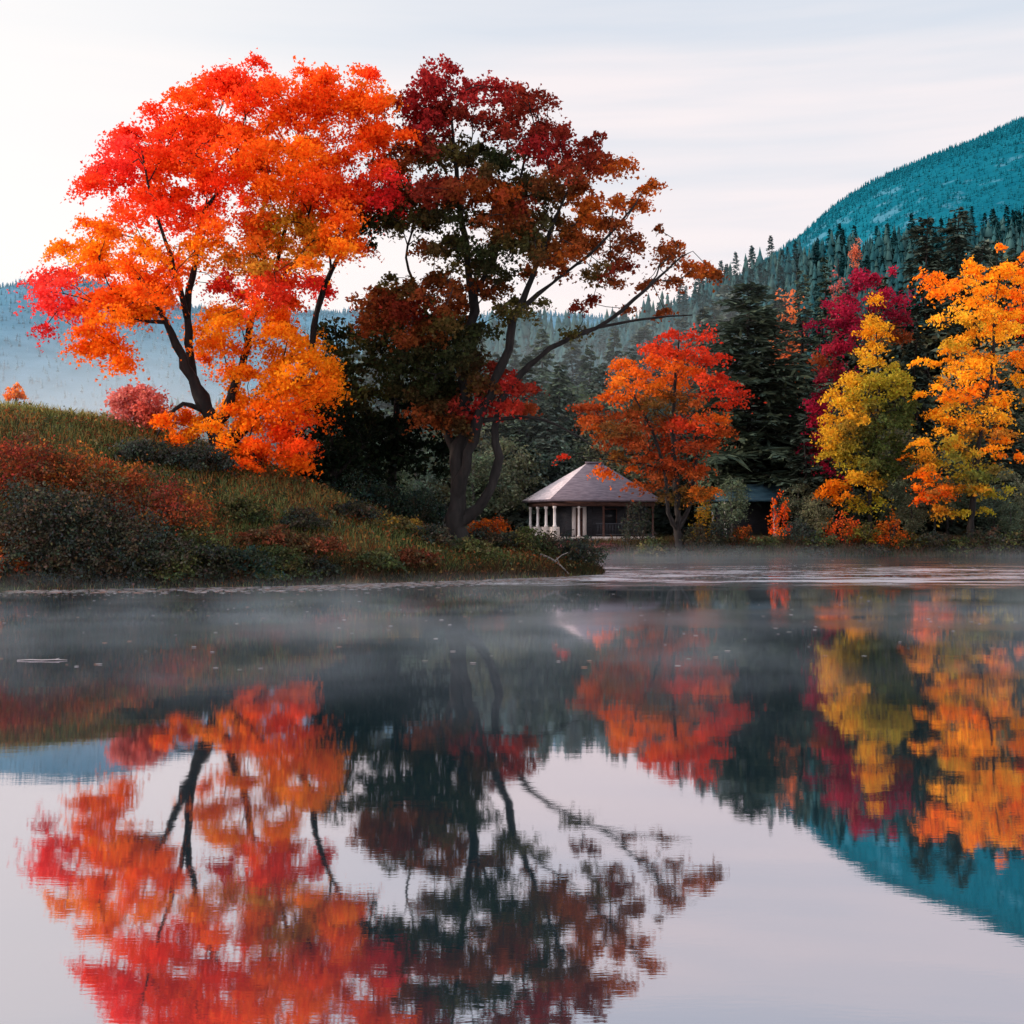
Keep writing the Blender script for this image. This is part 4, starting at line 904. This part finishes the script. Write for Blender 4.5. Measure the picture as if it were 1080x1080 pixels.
# breeze patches further out
sep = N(nt, 'ShaderNodeSeparateXYZ'); nt.links.new(g.outputs['Position'], sep.inputs[0])
mpb = N(nt, 'ShaderNodeMapping'); mpb.inputs['Scale'].default_value = (.22, .50, 1); nt.links.new(g.outputs['Position'], mpb.inputs[0])
nb = N(nt, 'ShaderNodeTexNoise'); nb.inputs['Scale'].default_value = 1; nb.inputs['Detail'].default_value = 8; nb.inputs['Roughness'].default_value = .7; nt.links.new(mpb.outputs[0], nb.inputs['Vector'])
rb = ramp(nt, [(.44, (0, 0, 0)), (.56, (1, 1, 1))]); nt.links.new(nb.outputs[0], rb.inputs[0])
ry = N(nt, 'ShaderNodeMapRange'); ry.inputs['From Min'].default_value = 33; ry.inputs['From Max'].default_value = 39; nt.links.new(sep.outputs['Y'], ry.inputs[0])
br = N(nt, 'ShaderNodeMath', operation='MULTIPLY'); nt.links.new(rb.outputs[0], br.inputs[0]); nt.links.new(ry.outputs[0], br.inputs[1])
h1 = N(nt, 'ShaderNodeMath', operation='MULTIPLY'); nt.links.new(n1.outputs[0], h1.inputs[0]); h1.inputs[1].default_value = .0007
amp = N(nt, 'ShaderNodeMath', operation='MULTIPLY_ADD'); nt.links.new(br.outputs[0], amp.inputs[0]); amp.inputs[1].default_value = .010; amp.inputs[2].default_value = .00008
h2 = N(nt, 'ShaderNodeMath', operation='MULTIPLY'); nt.links.new(n2.outputs[0], h2.inputs[0]); nt.links.new(amp.outputs[0], h2.inputs[1])
hs_ = N(nt, 'ShaderNodeMath', operation='ADD'); nt.links.new(h1.outputs[0], hs_.inputs[0]); nt.links.new(h2.outputs[0], hs_.inputs[1])
bp = N(nt, 'ShaderNodeBump'); bp.inputs['Strength'].default_value = 1; bp.inputs['Distance'].default_value = 1.0
nt.links.new(hs_.outputs[0], bp.inputs['Height'])
gl = N(nt, 'ShaderNodeBsdfGlossy'); gl.inputs['Color'].default_value = (.93, .88, .94, 1); gl.inputs['Roughness'].default_value = .025
nt.links.new(bp.outputs[0], gl.inputs['Normal'])
# ruffled bands: a pale breeze line before the far shore, faint cat's paws nearer
far_ = N(nt, 'ShaderNodeMapRange', interpolation_type='SMOOTHSTEP'); far_.inputs['From Min'].default_value = 60; far_.inputs['From Max'].default_value = 47; nt.links.new(sep.outputs['Y'], far_.inputs[0])
b2_ = N(nt, 'ShaderNodeMath', operation='MULTIPLY'); nt.links.new(br.outputs[0], b2_.inputs[0]); nt.links.new(far_.outputs[0], b2_.inputs[1])
mpc = N(nt, 'ShaderNodeMapping'); mpc.inputs['Scale'].default_value = (.10, .22, 1); mpc.inputs['Location'].default_value = (3.1, 7.7, 0); nt.links.new(g.outputs['Position'], mpc.inputs[0])
nc = N(nt, 'ShaderNodeTexNoise'); nc.inputs['Scale'].default_value = 1; nc.inputs['Detail'].default_value = 4; nt.links.new(mpc.outputs[0], nc.inputs['Vector'])
rc = ramp(nt, [(.48, (0, 0, 0)), (.68, (1, 1, 1))]); nt.links.new(nc.outputs[0], rc.inputs[0])
nr = N(nt, 'ShaderNodeMapRange', interpolation_type='SMOOTHSTEP'); nr.inputs['From Min'].default_value = 14; nr.inputs['From Max'].default_value = 24; nt.links.new(sep.outputs['Y'], nr.inputs[0])
c2_ = N(nt, 'ShaderNodeMath', operation='MULTIPLY'); nt.links.new(rc.outputs[0], c2_.inputs[0]); nt.links.new(nr.outputs[0], c2_.inputs[1])
ra = N(nt, 'ShaderNodeMath', operation='MULTIPLY_ADD'); nt.links.new(c2_.outputs[0], ra.inputs[0]); ra.inputs[1].default_value = .11; ra.inputs[2].default_value = .024
rb2 = N(nt, 'ShaderNodeMath', operation='MULTIPLY_ADD'); nt.links.new(b2_.outputs[0], rb2.inputs[0]); rb2.inputs[1].default_value = .30; nt.links.new(ra.outputs[0], rb2.inputs[2])
nt.links.new(rb2.outputs[0], gl.inputs['Roughness'])
df = N(nt, 'ShaderNodeBsdfDiffuse'); df.inputs['Color'].default_value = (.012, .03, .038, 1)
lw = N(nt, 'ShaderNodeFresnel'); lw.inputs['IOR'].default_value = 2.2; nt.links.new(bp.outputs[0], lw.inputs['Normal'])
fr = N(nt, 'ShaderNodeMapRange'); fr.inputs['To Min'].default_value = .5; fr.inputs['To Max'].default_value = 1.0; nt.links.new(lw.outputs[0], fr.inputs[0])
mx = N(nt, 'ShaderNodeMixShader'); nt.links.new(fr.outputs[0], mx.inputs[0]); nt.links.new(df.outputs[0], mx.inputs[1]); nt.links.new(gl.outputs[0], mx.inputs[2])
nt.links.new(mx.outputs[0], out.inputs[0])
V = [(-1500, -200, 0), (1500, -200, 0), (1500, 1500, 0), (-1500, 1500, 0)]
structure(link('water', fast_mesh('water', V, [0, 1, 2, 3], [4], m)))

# floating leaves and lily pads close to the shores
def floats(n, seed):
    r = np.random.default_rng(seed); Cs = []
    while len(Cs) < n:
        if r.uniform() < .55:
            t = r.uniform(); X = np.interp(t, [0, .3, .6, 1], [-13, -6.4, -2.6, 2.5]); Y = np.interp(t, [0, .3, .6, 1], [33.4, 35.6, 38.4, 42.6])-abs(r.normal(0, 1.6))
        elif r.uniform() < .12: Y = r.uniform(15, 32); X = r.uniform(-.4, .4)*Y
        else: X = r.uniform(-1, 20); Y = 40.5+abs(r.normal(0, 5.0))+.06*X+.8*math.sin(X*.7)
        if land_dist(np.array([X]), np.array([Y]))[0] < -.15: Cs.append((X, Y, .006+.004*r.uniform()))
    C = np.array(Cs); s = np.where(C[:, 1] < 32, r.uniform(.02, .045, n), r.uniform(.03, .10, n)); cols = np.array([(.34, .30, .30), (.24, .24, .22), (.36, .20, .15), (.48, .45, .46)])[r.integers(0, 4, n)]
    nv = np.tile([0, 0, 1.], (n, 1)); a = r.uniform(0, 6.28, n); k = 7; ang = np.linspace(0, 5.7, k)
    V = C[:, None, :]+s[:, None, None]*np.stack([np.cos(ang[None]+a[:, None]), np.sin(ang[None]+a[:, None]), 0*ang[None]+0*a[:, None]], -1)
    o = link('floating_leaves', fast_mesh('floating_leaves', V.reshape(-1, 3), np.arange(n*k), np.full(n, k), M_LEAF, np.repeat(cols, k, axis=0)))
    return tag(o, 'scatter of pale floating leaves on the water near both shores', 'floating leaves', kind='stuff')
floats(3600, 21)

# ------------------------------------------------------------------ mist
def mist_obj(name, verts_box, density, col, label, noise=None, step=None):
    m, nt, out = new_mat(name)
    v = N(nt, 'ShaderNodeVolumePrincipled') if False else N(nt, 'ShaderNodeVolumeScatter')
    v.inputs['Color'].default_value = (*col, 1); v.inputs['Density'].default_value = density; v.inputs['Anisotropy'].default_value = .0
    if noise:
        g = N(nt, 'ShaderNodeTexCoord'); mp = N(nt, 'ShaderNodeMapping'); mp.inputs['Scale'].default_value = noise['scale']
        nt.links.new(g.outputs['Object'], mp.inputs[0])
        no = N(nt, 'ShaderNodeTexNoise'); no.inputs['Scale'].default_value = 1; no.inputs['Detail'].default_value = 3; no.inputs['Roughness'].default_value = .6
        nt.links.new(mp.outputs[0], no.inputs['Vector'])
        r = N(nt, 'ShaderNodeMapRange'); r.inputs['From Min'].default_value = noise['lo']; r.inputs['From Max'].default_value = noise['hi']; nt.links.new(no.outputs[0], r.inputs[0])
        s = N(nt, 'ShaderNodeSeparateXYZ'); nt.links.new(g.outputs['Object'], s.inputs[0])
        hz = N(nt, 'ShaderNodeMapRange'); hz.inputs['From Min'].default_value = 0; hz.inputs['From Max'].default_value = noise['top']; hz.inputs['To Min'].default_value = 1; hz.inputs['To Max'].default_value = 0
        nt.links.new(s.outputs['Z'], hz.inputs[0])
        q = N(nt, 'ShaderNodeMath', operation='MULTIPLY'); nt.links.new(r.outputs[0], q.inputs[0]); nt.links.new(hz.outputs[0], q.inputs[1])
        q2 = N(nt, 'ShaderNodeMath', operation='MULTIPLY'); nt.links.new(q.outputs[0], q2.inputs[0]); q2.inputs[1].default_value = density
        nt.links.new(q2.outputs[0], v.inputs['Density'])
    nt.links.new(v.outputs[0], out.inputs['Volume'])
    vb, fb = verts_box
    o = link(name, fast_mesh(name, np.array(vb), [i for f in fb for i in f], [len(f) for f in fb], m))
    return tag(o, label, 'mist', kind='stuff')
mist_obj('woodland_haze', box(-48, 20, 83.8, 150, .3, 21), .0028, (.80, .95, 1.0), 'faint blue haze hanging in the woods behind the pavilion')
mist_obj('water_mist', box(-24, 24, 13, 29.5, .03, .75), .080, (.72, .87, 1.0), 'thin patchy morning mist on the pond surface in front of the bank', noise=dict(scale=(.34, .38, .9), lo=.47, hi=.70, top=.72))
mist_obj('inlet_mist', box(2, 62, 47, 69.0, .03, .9), .022, (.80, .90, 1.0), 'low white mist over the far water before the pavilion shore', noise=dict(scale=(.08, .25, .5), lo=.42, hi=.72, top=.85))
mist_obj('valley_mist', box(-130, -30, 110, 185, .5, 19.0), .0075, (.93, .96, 1.0), 'white mist lying in the valley behind the left bank')

# ------------------------------------------------------------------ world, sun, camera
SUN_AZ = (-1.0, .08); SUN_EL = R(16)
w = bpy.data.worlds.new('World'); scene.world = w; w.use_nodes = True
nt = w.node_tree; nt.nodes.clear(); out = N(nt, 'ShaderNodeOutputWorld'); bg = N(nt, 'ShaderNodeBackground')
sky = N(nt, 'ShaderNodeTexSky', sky_type='NISHITA'); sky.sun_disc = False; sky.sun_elevation = SUN_EL
sky.sun_rotation = math.atan2(SUN_AZ[0], SUN_AZ[1]); sky.air_density = 1; sky.dust_density = 2
sk = N(nt, 'ShaderNodeMix', data_type='RGBA', blend_type='MULTIPLY'); sk.inputs[0].default_value = 1; sk.inputs[7].default_value = (.09, .09, .09, 1)
nt.links.new(sky.outputs[0], sk.inputs[6])
tc = N(nt, 'ShaderNodeTexCoord'); sp = N(nt, 'ShaderNodeSeparateXYZ'); nt.links.new(tc.outputs['Generated'], sp.inputs[0])
# high thin cloud veil with soft streaks
mp = N(nt, 'ShaderNodeMapping'); mp.inputs['Scale'].default_value = (1.5, 1.5, 19); mp.inputs['Rotation'].default_value = (0, R(4), 0); nt.links.new(tc.outputs['Generated'], mp.inputs[0])
no = N(nt, 'ShaderNodeTexNoise'); no.inputs['Scale'].default_value = 1.0; no.inputs['Detail'].default_value = 5; no.inputs['Roughness'].default_value = .5; nt.links.new(mp.outputs[0], no.inputs['Vector'])
ad = N(nt, 'ShaderNodeMath', operation='MULTIPLY_ADD'); nt.links.new(no.outputs[0], ad.inputs[0]); ad.inputs[1].default_value = .42; ad.inputs[2].default_value = -.20
zz = N(nt, 'ShaderNodeMath', operation='ADD'); nt.links.new(sp.outputs['Z'], zz.inputs[0]); nt.links.new(ad.outputs[0], zz.inputs[1])
veil = ramp(nt, [(0, (1.10, .99, .97)), (.20, (1.09, .98, .97)), (.27, (1.0, .93, .95)), (.33, (.85, .86, .92)), (.42, (.70, .78, .89)), (.6, (.9, .96, 1.05)), (1, (1.15, 1.2, 1.3))])  # top stops, above the frame, raised as added ambient light
nt.links.new(zz.outputs[0], veil.inputs[0])
dt = N(nt, 'ShaderNodeVectorMath', operation='DOT_PRODUCT'); nt.links.new(tc.outputs['Generated'], dt.inputs[0]); dv = Vector((-.72, .68, .14)).normalized(); dt.inputs[1].default_value = dv
gm = N(nt, 'ShaderNodeMapRange', interpolation_type='SMOOTHSTEP'); gm.inputs['From Min'].default_value = .62; gm.inputs['From Max'].default_value = 1.0; nt.links.new(dt.outputs['Value'], gm.inputs[0])
gx = N(nt, 'ShaderNodeMix', data_type='RGBA'); nt.links.new(gm.outputs[0], gx.inputs[0]); nt.links.new(veil.outputs[0], gx.inputs[6]); gx.inputs[7].default_value = (1.12, 1.08, 1.05, 1)
bk = N(nt, 'ShaderNodeMapRange'); bk.inputs['From Min'].default_value = .2; bk.inputs['From Max'].default_value = -.4; bk.inputs['To Min'].default_value = 1; bk.inputs['To Max'].default_value = 1.7; nt.links.new(sp.outputs['Y'], bk.inputs[0])  # unseen sky behind the camera brightened as added fill light
vs = N(nt, 'ShaderNodeVectorMath', operation='SCALE'); nt.links.new(gx.outputs[2], vs.inputs[0]); nt.links.new(bk.outputs[0], vs.inputs['Scale'])
fin = N(nt, 'ShaderNodeMix', data_type='RGBA'); fin.inputs[0].default_value = .93; nt.links.new(sk.outputs[2], fin.inputs[6]); nt.links.new(vs.outputs[0], fin.inputs[7])
nt.links.new(fin.outputs[2], bg.inputs[0]); bg.inputs[1].default_value = 1.0; nt.links.new(bg.outputs[0], out.inputs[0])

sl = bpy.data.lights.new('sun', 'SUN'); sl.energy = 5.0; sl.angle = R(4); sl.color = (1, .80, .67)
so = bpy.data.objects.new('sun', sl); COL.objects.link(so)
sd = Vector((SUN_AZ[0], SUN_AZ[1], 0)).normalized()*math.cos(SUN_EL)+Vector((0, 0, math.sin(SUN_EL)))
so.rotation_euler = sd.to_track_quat('Z', 'Y').to_euler(); so.location = (-30, 10, 30)

cam = bpy.data.cameras.new('camera'); cam.sensor_width = 36; cam.lens = 36*F/1080; cam.clip_end = 5000; cam.shift_y = (HY-540)/1080
co = bpy.data.objects.new('camera', cam); COL.objects.link(co); co.location = (0, 0, CAMZ); co.rotation_euler = (R(90), 0, 0); scene.camera = co

scene.view_settings.view_transform = 'Standard'; scene.view_settings.look = 'None'; scene.view_settings.exposure = 0
cy = scene.cycles
cy.use_denoising = True; cy.max_bounces = 8; cy.diffuse_bounces = 3; cy.glossy_bounces = 3; cy.transmission_bounces = 4; cy.volume_bounces = 0
cy.volume_step_rate = 1.0; cy.volume_max_steps = 128
scene.render.film_transparent = False
